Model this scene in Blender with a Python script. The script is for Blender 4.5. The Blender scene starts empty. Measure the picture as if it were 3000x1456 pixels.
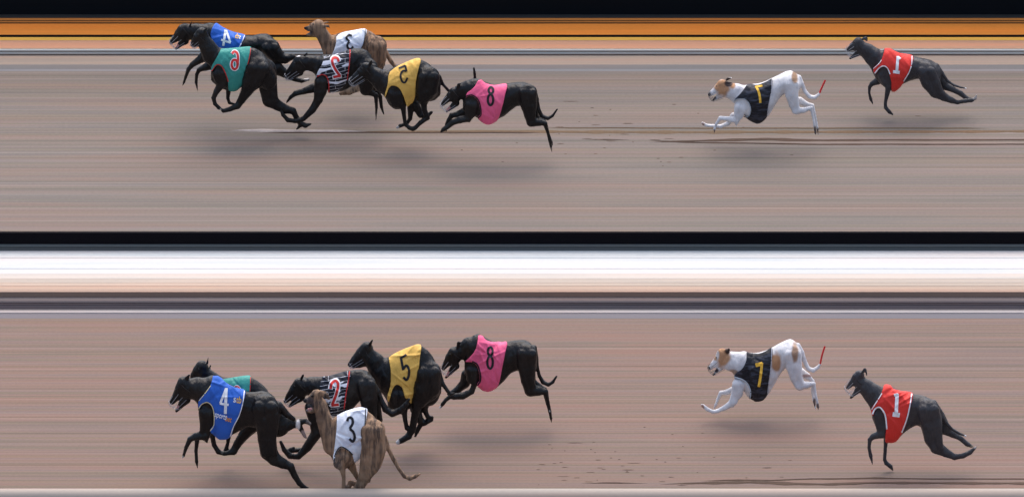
import bpy, math, random
import numpy as np
from mathutils import Vector
from mathutils.bvhtree import BVHTree

random.seed(7)
rng = np.random.default_rng(7)

# ------------------------------------------------------------------ camera, sky, sun, exposure
scene = bpy.context.scene
S = 330.0                      # photograph pixels per metre (3000 x 1456 photograph)
ALPHA = math.radians(22.0)     # how far the camera looks down
CA, SA = math.cos(ALPHA), math.sin(ALPHA)
V0 = 1430.0                    # picture row of the ground point y = 0, z = 0
VIEW = Vector((0, CA, -SA))    # viewing direction

cam_d = bpy.data.cameras.new('camera')
cam_d.type = 'ORTHO'           # a strip camera sees the race without perspective along the track
cam_d.ortho_scale = 3000.0 / S
cam_d.clip_start = 0.1
cam_d.clip_end = 200.0
cam = bpy.data.objects.new('camera', cam_d)
scene.collection.objects.link(cam)
scene.camera = cam
# the middle of the picture is the ground point (0, yc, 0)
yc = (V0 - 728.0) / (S * SA)
cam.location = Vector((0, yc, 0)) - VIEW * 40.0
cam.rotation_euler = (math.radians(90) - ALPHA, 0, 0)

SUN_EL, SUN_AZ = math.radians(66), math.radians(4)     # behind the track, high, soft
world = bpy.data.worlds.new('World')
scene.world = world
world.use_nodes = True
wn = world.node_tree
sky = wn.nodes.new('ShaderNodeTexSky')
sky.sky_type = 'NISHITA'
sky.sun_disc = False
sky.sun_elevation = SUN_EL
sky.sun_rotation = SUN_AZ
sky.dust_density = 4.0
sky.ozone_density = 0.6
wn.nodes['Background'].inputs['Strength'].default_value = 0.15
wn.links.new(sky.outputs[0], wn.nodes['Background'].inputs['Color'])

sun_d = bpy.data.lights.new('sun', 'SUN')
sun_d.energy = 1.2
sun_d.angle = math.radians(85)
sun_d.color = (1.0, 0.95, 0.88)
sun = bpy.data.objects.new('sun', sun_d)
scene.collection.objects.link(sun)
sdir = Vector((math.sin(SUN_AZ) * math.cos(SUN_EL), math.cos(SUN_AZ) * math.cos(SUN_EL), math.sin(SUN_EL)))
sun.rotation_euler = sdir.to_track_quat('Z', 'Y').to_euler()
sun.location = sdir * 30

scene.view_settings.view_transform = 'Standard'
scene.view_settings.look = 'None'
scene.view_settings.exposure = 0.95
scene.view_settings.gamma = 1.0
scene.render.engine = 'CYCLES'
scene.cycles.use_denoising = True

# ------------------------------------------------------------------ helpers
COL = scene.collection

def px(x):
    return (x - 1500.0) / S

def s2l(c):
    """sRGB 0-255 -> linear"""
    return tuple((x / 255 / 12.92) if x / 255 <= 0.04045 else ((x / 255 + 0.055) / 1.055) ** 2.4 for x in c)

def tag(o, label=None, cat=None, group=None, kind=None):
    if label: o['label'] = label
    if cat: o['category'] = cat
    if group: o['group'] = group
    if kind: o['kind'] = kind
    return o

def mesh_np(name, verts, quads, mat, parent=None, smooth=True, tris=False):
    n = 3 if tris else 4
    verts = np.asarray(verts, np.float32); quads = np.asarray(quads, np.int32).reshape(-1, n)
    me = bpy.data.meshes.new(name)
    me.vertices.add(len(verts)); me.vertices.foreach_set('co', verts.ravel())
    me.loops.add(quads.size); me.loops.foreach_set('vertex_index', quads.ravel())
    me.polygons.add(len(quads))
    me.polygons.foreach_set('loop_start', np.arange(0, quads.size, n, dtype=np.int32))
    me.polygons.foreach_set('use_smooth', np.full(len(quads), smooth, bool))
    me.update(calc_edges=True)
    o = bpy.data.objects.new(name, me)
    COL.objects.link(o)
    if mat: me.materials.append(mat)
    if parent: o.parent = parent
    return o

def mesh_py(name, verts, faces, mat, parent=None, smooth=False):
    me = bpy.data.meshes.new(name)
    me.from_pydata([tuple(v) for v in verts], [], faces)
    me.update()
    if smooth:
        me.polygons.foreach_set('use_smooth', np.full(len(faces), True, bool))
    o = bpy.data.objects.new(name, me)
    COL.objects.link(o)
    if mat: me.materials.append(mat)
    if parent: o.parent = parent
    return o

def node_mat(name):
    m = bpy.data.materials.new(name)
    m.use_nodes = True
    nt = m.node_tree
    return m, nt, nt.nodes['Principled BSDF']

def mapping(nt, scale, rot=(0, 0, 0), coord='Object'):
    tc = nt.nodes.new('ShaderNodeTexCoord')
    mp = nt.nodes.new('ShaderNodeMapping')
    mp.inputs['Scale'].default_value = scale
    mp.inputs['Rotation'].default_value = rot
    nt.links.new(tc.outputs[coord], mp.inputs['Vector'])
    return mp.outputs['Vector']

def noise(nt, vec, scale=1.0, detail=3.0, rough=0.55):
    n = nt.nodes.new('ShaderNodeTexNoise')
    n.inputs['Scale'].default_value = scale
    n.inputs['Detail'].default_value = detail
    n.inputs['Roughness'].default_value = rough
    nt.links.new(vec, n.inputs['Vector'])
    return n.outputs['Fac']

def ramp(nt, fac, stops):
    r = nt.nodes.new('ShaderNodeValToRGB')
    cr = r.color_ramp
    while len(cr.elements) < len(stops):
        cr.elements.new(0.5)
    for e, (p, c) in zip(cr.elements, stops):
        e.position = p
        e.color = (*c, 1)
    nt.links.new(fac, r.inputs['Fac'])
    return r.outputs['Color']

def mixc(nt, fac, a, b, mode='MIX'):
    m = nt.nodes.new('ShaderNodeMix')
    m.data_type = 'RGBA'
    m.blend_type = mode
    for sock, val in ((m.inputs['Factor'], fac), (m.inputs['A'], a), (m.inputs['B'], b)):
        if hasattr(val, 'links'):
            nt.links.new(val, sock)
        elif isinstance(val, (int, float)):
            sock.default_value = val
        else:
            sock.default_value = (*val, 1)
    return m.outputs['Result']

def bump(nt, bsdf, height, strength, dist):
    b = nt.nodes.new('ShaderNodeBump')
    b.inputs['Strength'].default_value = strength
    b.inputs['Distance'].default_value = dist
    nt.links.new(height, b.inputs['Height'])
    nt.links.new(b.outputs['Normal'], bsdf.inputs['Normal'])

def streak_mat(name, cols, ys=26.0, rough=0.9, grain=0.25, spec=0.2, zs=None, streak=(0.30, 0.72)):
    """long drag streaks along the track: raked sand, weathered boards"""
    m, nt, b = node_mat(name)
    if 'sand' in name or 'clod' in name: cols = [shade(c, 0.80) for c in cols]
    zs = ys if zs is None else zs
    n1 = noise(nt, mapping(nt, (0.035, ys, zs)), 1.0, 6.0, 0.72)
    n2 = noise(nt, mapping(nt, (0.35, ys * 0.32, zs * 0.32)), 1.0, 2.0)
    n3 = noise(nt, mapping(nt, (34, 34, 34)), 1.0, 2.0)
    c = ramp(nt, n1, [(streak[0] + (streak[1] - streak[0]) * i / max(1, len(cols) - 1), cc) for i, cc in enumerate(cols)])
    tint = ramp(nt, n2, [(0.35, (0.86, 0.92, 0.95)), (0.5, (1, 1, 1)), (0.66, (1.08, 0.97, 0.93))])
    c = mixc(nt, 0.8, c, tint, 'MULTIPLY')
    g = ramp(nt, n3, [(0.3, (0.78, 0.78, 0.78)), (0.7, (1.16, 1.16, 1.16))])
    if streak[0] > 0.31:
        n6 = noise(nt, mapping(nt, (0.012, 46, 46)), 1.0, 3.0, 0.8)
        ln_ = ramp(nt, n6, [(0.34, (0.78, 0.80, 0.80)), (0.5, (1, 1, 1)), (0.66, (1.14, 1.12, 1.11))])
        c = mixc(nt, 1.0, c, ln_, 'MULTIPLY')
    c = mixc(nt, grain, c, g, 'MULTIPLY')
    nt.links.new(c, b.inputs['Base Color'])
    b.inputs['Roughness'].default_value = rough
    b.inputs['Specular IOR Level'].default_value = spec
    bump(nt, b, n1, 0.12, 0.01)
    return m

def shade(c, f):
    return tuple(x * f for x in c)

# ------------------------------------------------------------------ the setting
XL = 30.0      # half length of everything that runs along the track
Yg = 0.0
SAND = (0.335, 0.262, 0.236)
m_sand_low = streak_mat('raked sand', [(0.136, 0.098, 0.078), (0.182, 0.132, 0.104), (0.184, 0.146, 0.108), (0.222, 0.140, 0.114), (0.192, 0.144, 0.130), (0.226, 0.158, 0.132), (0.266, 0.190, 0.156)], 15, streak=(0.36, 0.64))
m_sand_up = streak_mat('raked sand far', [(0.142, 0.116, 0.098), (0.174, 0.146, 0.124), (0.194, 0.166, 0.132), (0.198, 0.154, 0.136), (0.190, 0.160, 0.148), (0.212, 0.178, 0.154), (0.250, 0.206, 0.178)], 15, streak=(0.36, 0.64))

def sheet(name, y0, y1, z, mat, n=1):
    return mesh_py(name, [(-XL, y0, z), (XL, y0, z), (XL, y1, z), (-XL, y1, z)], [(0, 1, 2, 3)], mat)

def beam(name, prof, mat, parent=None, bev=0.004):
    """a long piece running along the track: prof = list of (y, z) counter-clockwise"""
    v = [(-XL, y, z) for y, z in prof] + [(XL, y, z) for y, z in prof]
    n = len(prof)
    f = [(i, (i + 1) % n, n + (i + 1) % n, n + i) for i in range(n)]
    f += [tuple(range(n))[::-1], tuple(range(n, 2 * n))]
    o = mesh_py(name, v, f, mat, parent)
    if bev:
        md = o.modifiers.new('bevel', 'BEVEL'); md.width = bev; md.segments = 2; md.limit_method = 'ANGLE'
    return o

def box_prof(y0, y1, z0, z1):
    return [(y0, z0), (y1, z0), (y1, z1), (y0, z1)]

def dy(dv): return dv / (S * SA)
def dz(dv): return dv / (S * CA)

def plain(name, c, rough=0.7, var=0.12, spec=0.3, ys=20, k=0.66):
    c = shade(c, k * 0.80)
    return streak_mat(name, [shade(c, 1 - var), c, shade(c, 1 + var)], ys, rough, 0.12, spec)

Y1 = dy(V0 - 933)
track = sheet('race_track', -12, Y1 + 0.2, 0.0, m_sand_low); tag(track, kind='structure')

# rounded concrete rail at the near edge of the track
m_near = plain('pale rail concrete', (0.58, 0.49, 0.42), 0.6, 0.06)
R = 0.085
zc = (0.30 * SA - R) / CA
prof = [(-0.30 + R * math.cos(a), zc + R * math.sin(a)) for a in np.linspace(-math.pi * .5, math.pi * 1.5, 28, endpoint=False)]
near_rail = beam('track_rail', prof, m_near, bev=0)
near_rail.data.polygons.foreach_set('use_smooth', np.full(len(near_rail.data.polygons), True, bool))
tag(near_rail, 'pale rounded concrete rail along the bottom edge of the picture', 'rail')

# low kerb, gutter and dark boards behind the near track
y, z = Y1, 0.0
m_lilac = plain('kerb face', (0.22, 0.20, 0.225), 0.7, 0.10)
m_pale = plain('kerb top', (0.50, 0.46, 0.46), 0.6, 0.05)
kerb = bpy.data.objects.new('kerb', None); COL.objects.link(kerb); kerb.location = (0, 0, 0)
h1 = dz(17); t1 = dy(7)
h1 = dz(5); t0 = dy(12)
beam('kerb_face', [(y, -0.1), (y + t0 + 0.01, -0.1), (y + t0 + 0.01, h1 - 0.004), (y + t0, h1 - 0.004), (y, 0.0)], m_lilac, kerb, 0.001)
y += t0
beam('kerb_top', box_prof(y - 0.003, y + t1, h1 - 0.01, h1 + 0.002), m_pale, kerb, 0.002)
tag(kerb, 'low pale concrete kerb edging the front strip of sand', 'kerb')
y += t1; z = h1
m_g1 = plain('grey strip', (0.34, 0.30, 0.285), 0.9, 0.2, ys=60)
gut = beam('drain_strip', box_prof(y, y + dy(6) + 0.01, -0.1, z - 0.004), m_g1, None, 0); tag(gut, kind='structure')
y += dy(6)
m_dark = plain('dark timber', (0.42, 0.33, 0.32), 0.8, 0.45, ys=60)
d1 = dz(16)
low_board = bpy.data.objects.new('low_fence', None); COL.objects.link(low_board)
beam('board', box_prof(y, y + 0.035, -0.1, z + d1 * 0.47), m_dark, low_board, 0.004)
beam('board', box_prof(y + 0.004, y + 0.035, z + d1 * 0.53, z + d1), m_dark, low_board, 0.004)
tag(low_board, 'low dark timber board fence between the kerb and the white ledge', 'fence')
beam('board_cap', box_prof(y - 0.003, y + 0.042, z + d1 - 0.004, z + d1 + 0.002), plain('dark board cap', (0.045, 0.033, 0.045), 0.8, 0.2), low_board, 0.001)
y += 0.035; z += d1
m_gut = plain('grey gutter', (0.185, 0.15, 0.152), 0.85, 0.15, ys=50)
gut2 = beam('gutter', box_prof(y, y + dy(18) + 0.01, -0.1, z - 0.012), m_gut, None, 0); tag(gut2, kind='structure')
y += dy(18)
m_brown = plain('dark brown front', (0.20, 0.115, 0.09), 0.8, 0.5, ys=70)  # dark brown band along the front of the ledge
ledge = bpy.data.objects.new('white_ledge', None); COL.objects.link(ledge)
tag(ledge, 'broad whitewashed board ledge fading to peach at its front edge', 'ledge')
d2 = dz(11)
beam('front_board', box_prof(y, y + 0.03, -0.1, z + d2), m_brown, ledge, 0.004)
z += d2
yy = y - 0.012
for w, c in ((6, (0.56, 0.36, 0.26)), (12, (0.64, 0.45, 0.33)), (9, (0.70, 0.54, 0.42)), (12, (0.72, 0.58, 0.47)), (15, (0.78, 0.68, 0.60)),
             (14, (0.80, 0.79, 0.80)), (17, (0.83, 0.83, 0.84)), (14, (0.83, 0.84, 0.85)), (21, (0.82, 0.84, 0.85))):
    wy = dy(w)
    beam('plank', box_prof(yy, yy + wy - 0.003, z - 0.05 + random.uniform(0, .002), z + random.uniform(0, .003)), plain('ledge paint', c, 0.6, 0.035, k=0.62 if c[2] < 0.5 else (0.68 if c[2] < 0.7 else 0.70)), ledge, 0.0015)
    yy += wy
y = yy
# dark rail and black frame between the two strips
m_slate = plain('slate grey rail', (0.13, 0.15, 0.155), 0.6, 0.15, ys=40)
m_black = plain('black board', (0.0085, 0.0078, 0.0110), 0.9, 0.2, 0.06)
frame = bpy.data.objects.new('frame_board', None); COL.objects.link(frame)
tag(frame, 'black board with slate grey rails running between the two strips of sand', 'board')
g = dz(18)
beam('rail', box_prof(y, y + 0.05, z - 0.05, z + g * 0.42), m_slate, frame, 0.008)
beam('rail', box_prof(y + 0.006, y + 0.05, z + g * 0.46, z + g), m_slate, frame, 0.008)
z += g
beam('black_panel', box_prof(y + 0.012, y + 0.05, z, z + dz(33)), m_black, frame, 0.003)
z += dz(33)
y += 0.05
# exact row 685 is the top of the black panel: place the upper strip so that its front edge shows there
ZU = z - 0.006
YU = (V0 - 685 - S * CA * ZU) / (S * SA)
Y2 = YU + dy(685 - 210)
track2 = sheet('mirrored_race_track', y - 0.03, Y2 + 0.2, ZU, m_sand_up); tag(track2, kind='structure')  # mirror view of the track, modelled as a second strip of sand

# mirror view of rails, board and canopy edge, modelled as solid parts
y, z = Y2, ZU
fk = bpy.data.objects.new('mirrored_kerb', None); COL.objects.link(fk)
tag(fk, 'blue grey kerb rail edging the mirrored upper strip of sand', 'kerb')
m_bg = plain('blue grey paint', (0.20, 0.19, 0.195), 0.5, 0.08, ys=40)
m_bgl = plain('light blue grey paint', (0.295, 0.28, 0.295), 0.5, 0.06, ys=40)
y0 = y
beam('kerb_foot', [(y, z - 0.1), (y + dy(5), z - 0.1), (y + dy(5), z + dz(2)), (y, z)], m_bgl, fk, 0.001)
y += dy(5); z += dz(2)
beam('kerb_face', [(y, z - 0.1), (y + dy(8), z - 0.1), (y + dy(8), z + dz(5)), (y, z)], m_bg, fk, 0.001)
y += dy(8); z += dz(5)
m_beige = plain('beige verge', (0.40, 0.31, 0.25), 0.9, 0.10, ys=50, k=0.86)
verge = beam('verge', box_prof(y, y + dy(27) + 0.02, ZU - 0.1, z - 0.003), m_beige, None, 0); tag(verge, kind='structure')
y += dy(27)
fr = bpy.data.objects.new('mirrored_rail', None); COL.objects.link(fr)
tag(fr, 'mirror image of a twin grey pipe rail in front of the tan board', 'rail')
m_pipe = plain('grey pipe', (0.50, 0.49, 0.45), 0.9, 0.10, 0.05, ys=40, k=1.15)
for zz in (0.25, 0.77):
    r = dz(16) * 0.235
    pr = [(y + 0.02 + r * math.cos(a), z + dz(16) * zz + r * math.sin(a)) for a in np.linspace(-math.pi * .5, math.pi * 1.5, 16, endpoint=False)]
    o = beam('pipe', pr, m_pipe, fr, 0)
    o.data.polygons.foreach_set('use_smooth', np.full(len(o.data.polygons), True, bool))
m_tan = plain('tan concrete', (0.66, 0.355, 0.225), 0.8, 0.07, 0.1, ys=40, k=0.92)
m_yel = plain('ochre strip', (0.85, 0.47, 0.09), 0.7, 0.10, 0.1, ys=40, k=1.0)
z2 = z + dz(14)
stand = bpy.data.objects.new('mirrored_stand_front', None); COL.objects.link(stand)
tag(stand, 'mirror image of an orange painted stand front with tan step under a black canopy edge', 'stand')
beam('step', box_prof(y + 0.05, y + 0.05 + dy(24), ZU - 0.1, z2), m_tan, stand, 0.004)
beam('step_edge', box_prof(y + 0.05 + dy(24), y + 0.05 + dy(33), ZU - 0.1, z2 + 0.002), m_yel, stand, 0.003)
y += 0.05 + dy(33); z = z2
m_or = plain('orange paint', (0.72, 0.235, 0.04), 0.7, 0.05, 0.1, ys=30, k=1.22)
m_or2 = plain('dull orange paint', (0.54, 0.19, 0.042), 0.7, 0.08, 0.1, ys=30, k=1.22)
m_brn = plain('brown gap', (0.16, 0.07, 0.035), 0.8, 0.2, 0.1)
m_dkb = plain('gap shadow colour', (0.018, 0.012, 0.010), 0.9, 0.3)  # near-black colour stands in for the shadow in the gap
beam('shadow_gap_board', box_prof(y - 0.005, y + 0.06, z - 0.1, z + dz(7)), m_dkb, stand, 0)
z += dz(7)
def slope(name, dv, mat, ratio=0.68, bev=0.002, out=0.0):
    """a board leaning back: part of its picture height is depth"""
    global y, z
    a, b = dv * ratio / (S * SA), dv * (1 - ratio) / (S * CA)
    o = beam(name, [(y - out, z), (y + a + 0.05, z - 0.02), (y + a + 0.05, z + b - 0.002), (y + a - out, z + b - 0.002)], mat, stand, bev)
    y += a; z += b
    return o
slope('panel', 33, m_or)
slope('panel', 3, m_brn)
slope('panel', 4, m_or2)
slope('panel', 2, m_brn)
slope('panel', 7, m_or2)
m_cap = plain('dark grey cap', (0.032, 0.034, 0.034), 0.7, 0.25)
slope('canopy_cap', 12, m_cap)
m_can = plain('black canopy', (0.0080, 0.0120, 0.0165), 0.9, 0.2, 0.06)
beam('canopy_edge', box_prof(y - 0.01, y + 0.4, z, z + dz(46) + 0.9), m_can, stand, 0)

# ------------------------------------------------------------------ ridges of scuffed sand and flying clods
def ridge_mat(name, c):
    return streak_mat(name, [shade(c, 0.7), c, shade(c, 1.25)], 60, 0.95, 0.4, 0.1)

m_ridge = ridge_mat('damp sand', (0.10, 0.068, 0.052))
m_ridge2 = ridge_mat('tan sand', (0.165, 0.112, 0.072))
m_ridge3 = ridge_mat('pale sand', (0.46, 0.40, 0.38))

def to_y(v, z):
    """world y of picture row v on a level at height z"""
    return (V0 - v - S * CA * z) / (S * SA)

def ridge(name, pts, zl, mat, h=0.008):
    """a long low ridge of sand: pts = (x, v, half width in px)"""
    xs = np.array([p[0] for p in pts], float)
    X = np.linspace(xs[0], xs[-1], max(12, int((xs[-1] - xs[0]) / 12)))
    Vc = np.interp(X, xs, [p[1] for p in pts]) + 0.2 * np.sin(X / 61.0) + 0.12 * np.sin(X / 27.0 + 1)
    W = np.interp(X, xs, [p[2] for p in pts]) * (1 + 0.22 * np.sin(X / 29.0 + pts[0][1]) + 0.15 * np.sin(X / 11.0))
    verts, q = [], []
    prof = [(-1, -0.004), (-0.55, 0.6), (0, 1.0), (0.55, 0.6), (1, -0.004)]
    for i, (x, v, w) in enumerate(zip(X, Vc, W)):
        taper = min(1, (i + .05) / 6, (len(X) - i - .95) / 6)
        for a, hh in prof:
            verts.append((px(x), to_y(v + a * w * taper, zl), zl + (hh * h * taper if hh > 0 else -0.003)))
    for i in range(len(X) - 1):
        for j in range(4):
            a = i * 5 + j
            q.append((a, a + 5, a + 6, a + 1))
    o = mesh_py(name, verts, q, mat, None, True)
    tag(o, kind='structure')
    return o

ridge('sand_ridge', [(1050, 387, 1.2), (1300, 386, 3), (1500, 386, 4.5), (1800, 388, 5), (2200, 388, 5), (2600, 387, 4.5), (3000, 386, 4), (3400, 386, 4)], ZU, m_ridge2)
ridge('sand_ridge', [(670, 383, 1.5), (715, 383, 3.6), (850, 384, 3.2), (1000, 385, 2.4), (1080, 386, 1.0)], ZU, m_ridge3, 0.012)
ridge('sand_ridge', [(760, 389.5, 0.6), (930, 389.5, 1.4), (1300, 390, 1.8), (1600, 390, 1.5)], ZU, m_ridge)
ridge('sand_ridge', [(1900, 418, 1), (2060, 413, 3), (2250, 408, 5.5), (2330, 411, 4), (2420, 412, 3), (2600, 411, 2.4), (3000, 411, 2), (3400, 411, 2)], ZU, m_ridge)
ridge('sand_ridge', [(1900, 412, 1), (2000, 418, 1.6), (2200, 421, 1.3), (2400, 424, 2), (2700, 424, 1.8), (3400, 424, 1.6)], ZU, m_ridge)
ridge('sand_ridge', [(1700, 409, 1), (1770, 410, 2.4), (1850, 411, 1)], ZU, m_ridge)
ridge('sand_ridge', [(1590, 376, 1), (2100, 377, 1.2), (2900, 377, 1)], ZU, m_ridge2)
ridge('sand_ridge', [(1930, 1418, 1), (2060, 1414, 4), (2230, 1412, 6), (2310, 1416, 5), (2420, 1418, 4), (2560, 1414, 4), (2700, 1414, 4), (3000, 1416, 4), (3500, 1416, 4)], 0, m_ridge)
ridge('sand_ridge', [(2050, 1408, 1), (2160, 1406, 2.5), (2260, 1407, 1.5), (2380, 1402, 1.5), (2480, 1402, 3), (2560, 1400, 3), (2640, 1402, 1.6), (3000, 1403, 1.6), (3500, 1403, 1.6)], 0, m_ridge)
ridge('sand_ridge', [(1700, 1416, .7), (1770, 1414, 2.2), (1830, 1415, 1), (1900, 1415, .8)], 0, m_ridge)

def clods(name, spots, label, zl, mat):
    """scuffed clods of sand thrown up by the paws, lying about: one mass of small lumps"""
    verts, faces = [], []
    for x, v, L, t in spots:
        c = Vector((px(x), to_y(v, zl), zl + 0.006))
        L *= 1.25 / S; hgt = max(0.004, 0.6 * t / S)
        base = len(verts)
        n = 7
        for i in range(n):
            a = 2 * math.pi * i / n
            verts.append((c.x + 0.5 * L * math.cos(a) * random.uniform(.7, 1.1), c.y + hgt * 1.5 * math.sin(a) * random.uniform(.6, 1.2), zl + 0.001))
        for i in range(n):
            a = 2 * math.pi * i / n
            verts.append((c.x + 0.28 * L * math.cos(a) * random.uniform(.7, 1.1), c.y + hgt * .8 * math.sin(a) * random.uniform(.6, 1.2), zl + hgt * random.uniform(.7, 1.1)))
        for i in range(n):
            j = (i + 1) % n
            faces.append((base + i, base + j, base + n + j, base + n + i))
        faces.append(tuple(base + n + i for i in range(n)))
    o = mesh_py(name, verts, faces, mat, None, True)
    tag(o, label, 'clods', None, 'stuff')
    return o

m_clod = ridge_mat('clod', (0.155, 0.108, 0.083))
up = [(1672, 298, 44, 2.2), (1840, 363, 36, 3), (1745, 339, 14, 2), (1735, 317, 10, 1.5), (1788, 322, 8, 1.6), (1975, 307, 12, 1.5), (2046, 333, 8, 2),
      (1640, 373, 24, 2), (1745, 367, 26, 1.5), (1892, 375, 8, 2), (1719, 407, 28, 2), (1760, 410, 34, 3), (1790, 414, 30, 2.5), (1830, 394, 30, 2.5), (1960, 407, 26, 2.5),
      (1920, 411, 34, 2.5), (1771, 434, 8, 1.6), (1745, 451, 10, 1.5), (1657, 452, 9, 1.6), (1642, 422, 24, 1.6), (1996, 462, 14, 1.5), (1928, 465, 10, 1.3),
      (1960, 476, 16, 1.4), (1942, 487, 6, 1.3), (2094, 441, 9, 1.6), (2320, 455, 12, 1.4), (2310, 423, 18, 2), (2690, 341, 18, 2), (2894, 166, 6, 1.5)]
lo = [(1687, 1297, 46, 2.2), (1855, 1356, 34, 2.4), (1840, 1376, 34, 2.6), (1838, 1383, 14, 1.6), (1730, 1383, 24, 2.2), (1655, 1368, 20, 2), (1588, 1360, 20, 2.6),
      (1576, 1375, 12, 1.8), (1625, 1357, 12, 1.4), (1644, 1354, 10, 1.6), (1650, 1395, 30, 2.2), (1653, 1406, 16, 1.8), (1690, 1399, 20, 1.5), (1726, 1411, 26, 2), (1768, 1414, 34, 3),
      (1752, 1347, 18, 1.5), (1757, 1370, 16, 2), (1768, 1374, 14, 2), (1824, 1364, 12, 1.6), (1744, 1325, 6, 2), (1732, 1316, 5, 2), (1655, 1320, 5, 1.6),
      (1970, 1272, 9, 2.4), (2058, 1268, 10, 1.4), (1924, 1345, 8, 1.6), (2092, 1339, 9, 1.6), (2044, 1383, 6, 2), (2187, 1399, 8, 2.2), (1966, 1397, 18, 1.4),
      (1998, 1421, 28, 2.4), (1940, 1410, 20, 1.6), (1882, 1393, 14, 1.4), (1988, 1341, 14, 1.4), (2248, 1370, 30, 3), (2315, 1348, 12, 1.6), (2228, 1338, 6, 1.6),
      (2290, 1397, 14, 1.6), (1888, 1251, 7, 1.3), (1610, 1302, 10, 1.3), (1740, 1295, 10, 1.3)]
for k in range(9):
    lo.append((random.gauss(1730, 170), random.uniform(1290, 1422), random.uniform(4, 9), random.uniform(0.8, 1.4)))
    up.append((random.gauss(1800, 220), random.uniform(300, 500), random.uniform(4, 9), random.uniform(0.8, 1.3)))
clods('sand_clods', up, 'small dark clods scattered over the mirrored upper strip of sand', ZU, m_clod)  # clods of the mirror view, modelled as solid lumps
clods('sand_clods', lo, 'small dark clods scattered over the lower strip of sand', 0.0, m_clod)

# ------------------------------------------------------------------ greyhounds: implicit bodies meshed with surface nets
VOX = 0.0062

def surface_nets(F, org, h):
    F = F.astype(np.float32)
    F[np.abs(F) < 1e-7] = 1e-7
    Sg = F < 0
    nx, ny, nz = F.shape
    cnt = np.zeros((nx - 1, ny - 1, nz - 1), np.uint8)
    for i in (0, 1):
        for j in (0, 1):
            for k in (0, 1):
                cnt += Sg[i:nx - 1 + i, j:ny - 1 + j, k:nz - 1 + k]
    act = (cnt > 0) & (cnt < 8)
    idx = np.full(cnt.shape, -1, np.int32)
    ii, jj, kk = np.nonzero(act)
    n = len(ii)
    idx[ii, jj, kk] = np.arange(n)
    acc = np.zeros((n, 3), np.float32); num = np.zeros(n, np.float32)
    corners = [(a, b, c) for a in (0, 1) for b in (0, 1) for c in (0, 1)]
    for a in corners:
        for ax in range(3):
            if a[ax]: continue
            b = list(a); b[ax] = 1
            fa = F[ii + a[0], jj + a[1], kk + a[2]]; fb = F[ii + b[0], jj + b[1], kk + b[2]]
            m = (fa < 0) != (fb < 0)
            t = np.where(m, fa / np.where(m, fa - fb, 1), 0)
            p = np.stack([np.full(n, a[0], np.float32), np.full(n, a[1], np.float32), np.full(n, a[2], np.float32)], 1)
            p[:, ax] = t
            acc[m] += p[m]; num[m] += 1
    P = (acc / num[:, None] + np.stack([ii, jj, kk], 1)) * h + org
    quads = []
    for ax in range(3):
        sl0 = [slice(None)] * 3; sl1 = [slice(None)] * 3
        sl0[ax] = slice(0, -1); sl1[ax] = slice(1, None)
        A, B = Sg[tuple(sl0)], Sg[tuple(sl1)]
        e = A != B
        o1, o2 = (ax + 1) % 3, (ax + 2) % 3
        pos = list(np.nonzero(e))
        keep = (pos[o1] > 0) & (pos[o2] > 0) & (pos[o1] < F.shape[o1] - 1) & (pos[o2] < F.shape[o2] - 1)
        pos = [p[keep] for p in pos]
        def cell(d1, d2):
            q = [p.copy() for p in pos]
            q[o1] = q[o1] + d1; q[o2] = q[o2] + d2
            return idx[q[0], q[1], q[2]]
        Q = np.stack([cell(-1, -1), cell(0, -1), cell(0, 0), cell(-1, 0)], 1)
        inside_first = A[pos[0], pos[1], pos[2]]
        Q[~inside_first] = Q[~inside_first][:, ::-1]
        quads.append(Q)
    Q = np.concatenate(quads)
    Q = Q[(Q >= 0).all(1)]
    return P, Q

def smooth_mesh(P, Q, it=2, lam=0.5):
    for _ in range(it):
        acc = np.zeros_like(P); num = np.zeros(len(P), np.float32)
        for a, b in ((0, 1), (1, 2), (2, 3), (3, 0)):
            np.add.at(acc, Q[:, a], P[Q[:, b]]); np.add.at(num, Q[:, a], 1)
            np.add.at(acc, Q[:, b], P[Q[:, a]]); np.add.at(num, Q[:, b], 1)
        P = P * (1 - lam) + lam * acc / np.maximum(num, 1)[:, None]
    return P

def smin(a, b, k):
    h = np.clip(0.5 + 0.5 * (b - a) / k, 0, 1)
    return b * (1 - h) + a * h - k * h * (1 - h)

def poly_sdf(pu, pv, poly):
    d = np.full(pu.shape, 1e9, np.float32); inside = np.zeros(pu.shape, bool)
    n = len(poly)
    for i in range(n):
        x1, y1 = poly[i]; x2, y2 = poly[(i + 1) % n]
        ex, ey = x2 - x1, y2 - y1
        wx, wy = pu - x1, pv - y1
        t = np.clip((wx * ex + wy * ey) / (ex * ex + ey * ey + 1e-9), 0, 1)
        d = np.minimum(d, (wx - ex * t) ** 2 + (wy - ey * t) ** 2)
        c = ((y1 <= pv) & (y2 > pv)) | ((y2 <= pv) & (y1 > pv))
        xi = x1 + (pv - y1) / np.where(abs(ey) > 1e-9, ey, 1e-9) * ex
        inside ^= c & (pu < xi)
    d = np.sqrt(d)
    return np.where(inside, -d, d)

def catmull(pts, step):
    P = [np.array(p, float) for p in pts]
    if len(P) == 2:
        n = max(2, int(np.linalg.norm((P[1] - P[0])[:2]) / step))
        return [P[0] + (P[1] - P[0]) * t for t in np.linspace(0, 1, n + 1)]
    out = []
    Q = [2 * P[0] - P[1]] + P + [2 * P[-1] - P[-2]]
    for i in range(1, len(Q) - 2):
        n = max(2, int(np.linalg.norm((Q[i + 1] - Q[i])[:2]) / step))
        for t in np.linspace(0, 1, n, endpoint=False):
            a, b, c, d = Q[i - 1], Q[i], Q[i + 1], Q[i + 2]
            out.append(0.5 * ((2 * b) + (c - a) * t + (2 * a - 5 * b + 4 * c - d) * t * t + (3 * b - a - 3 * c + d) * t ** 3))
    out.append(P[-1])
    return out

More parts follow.
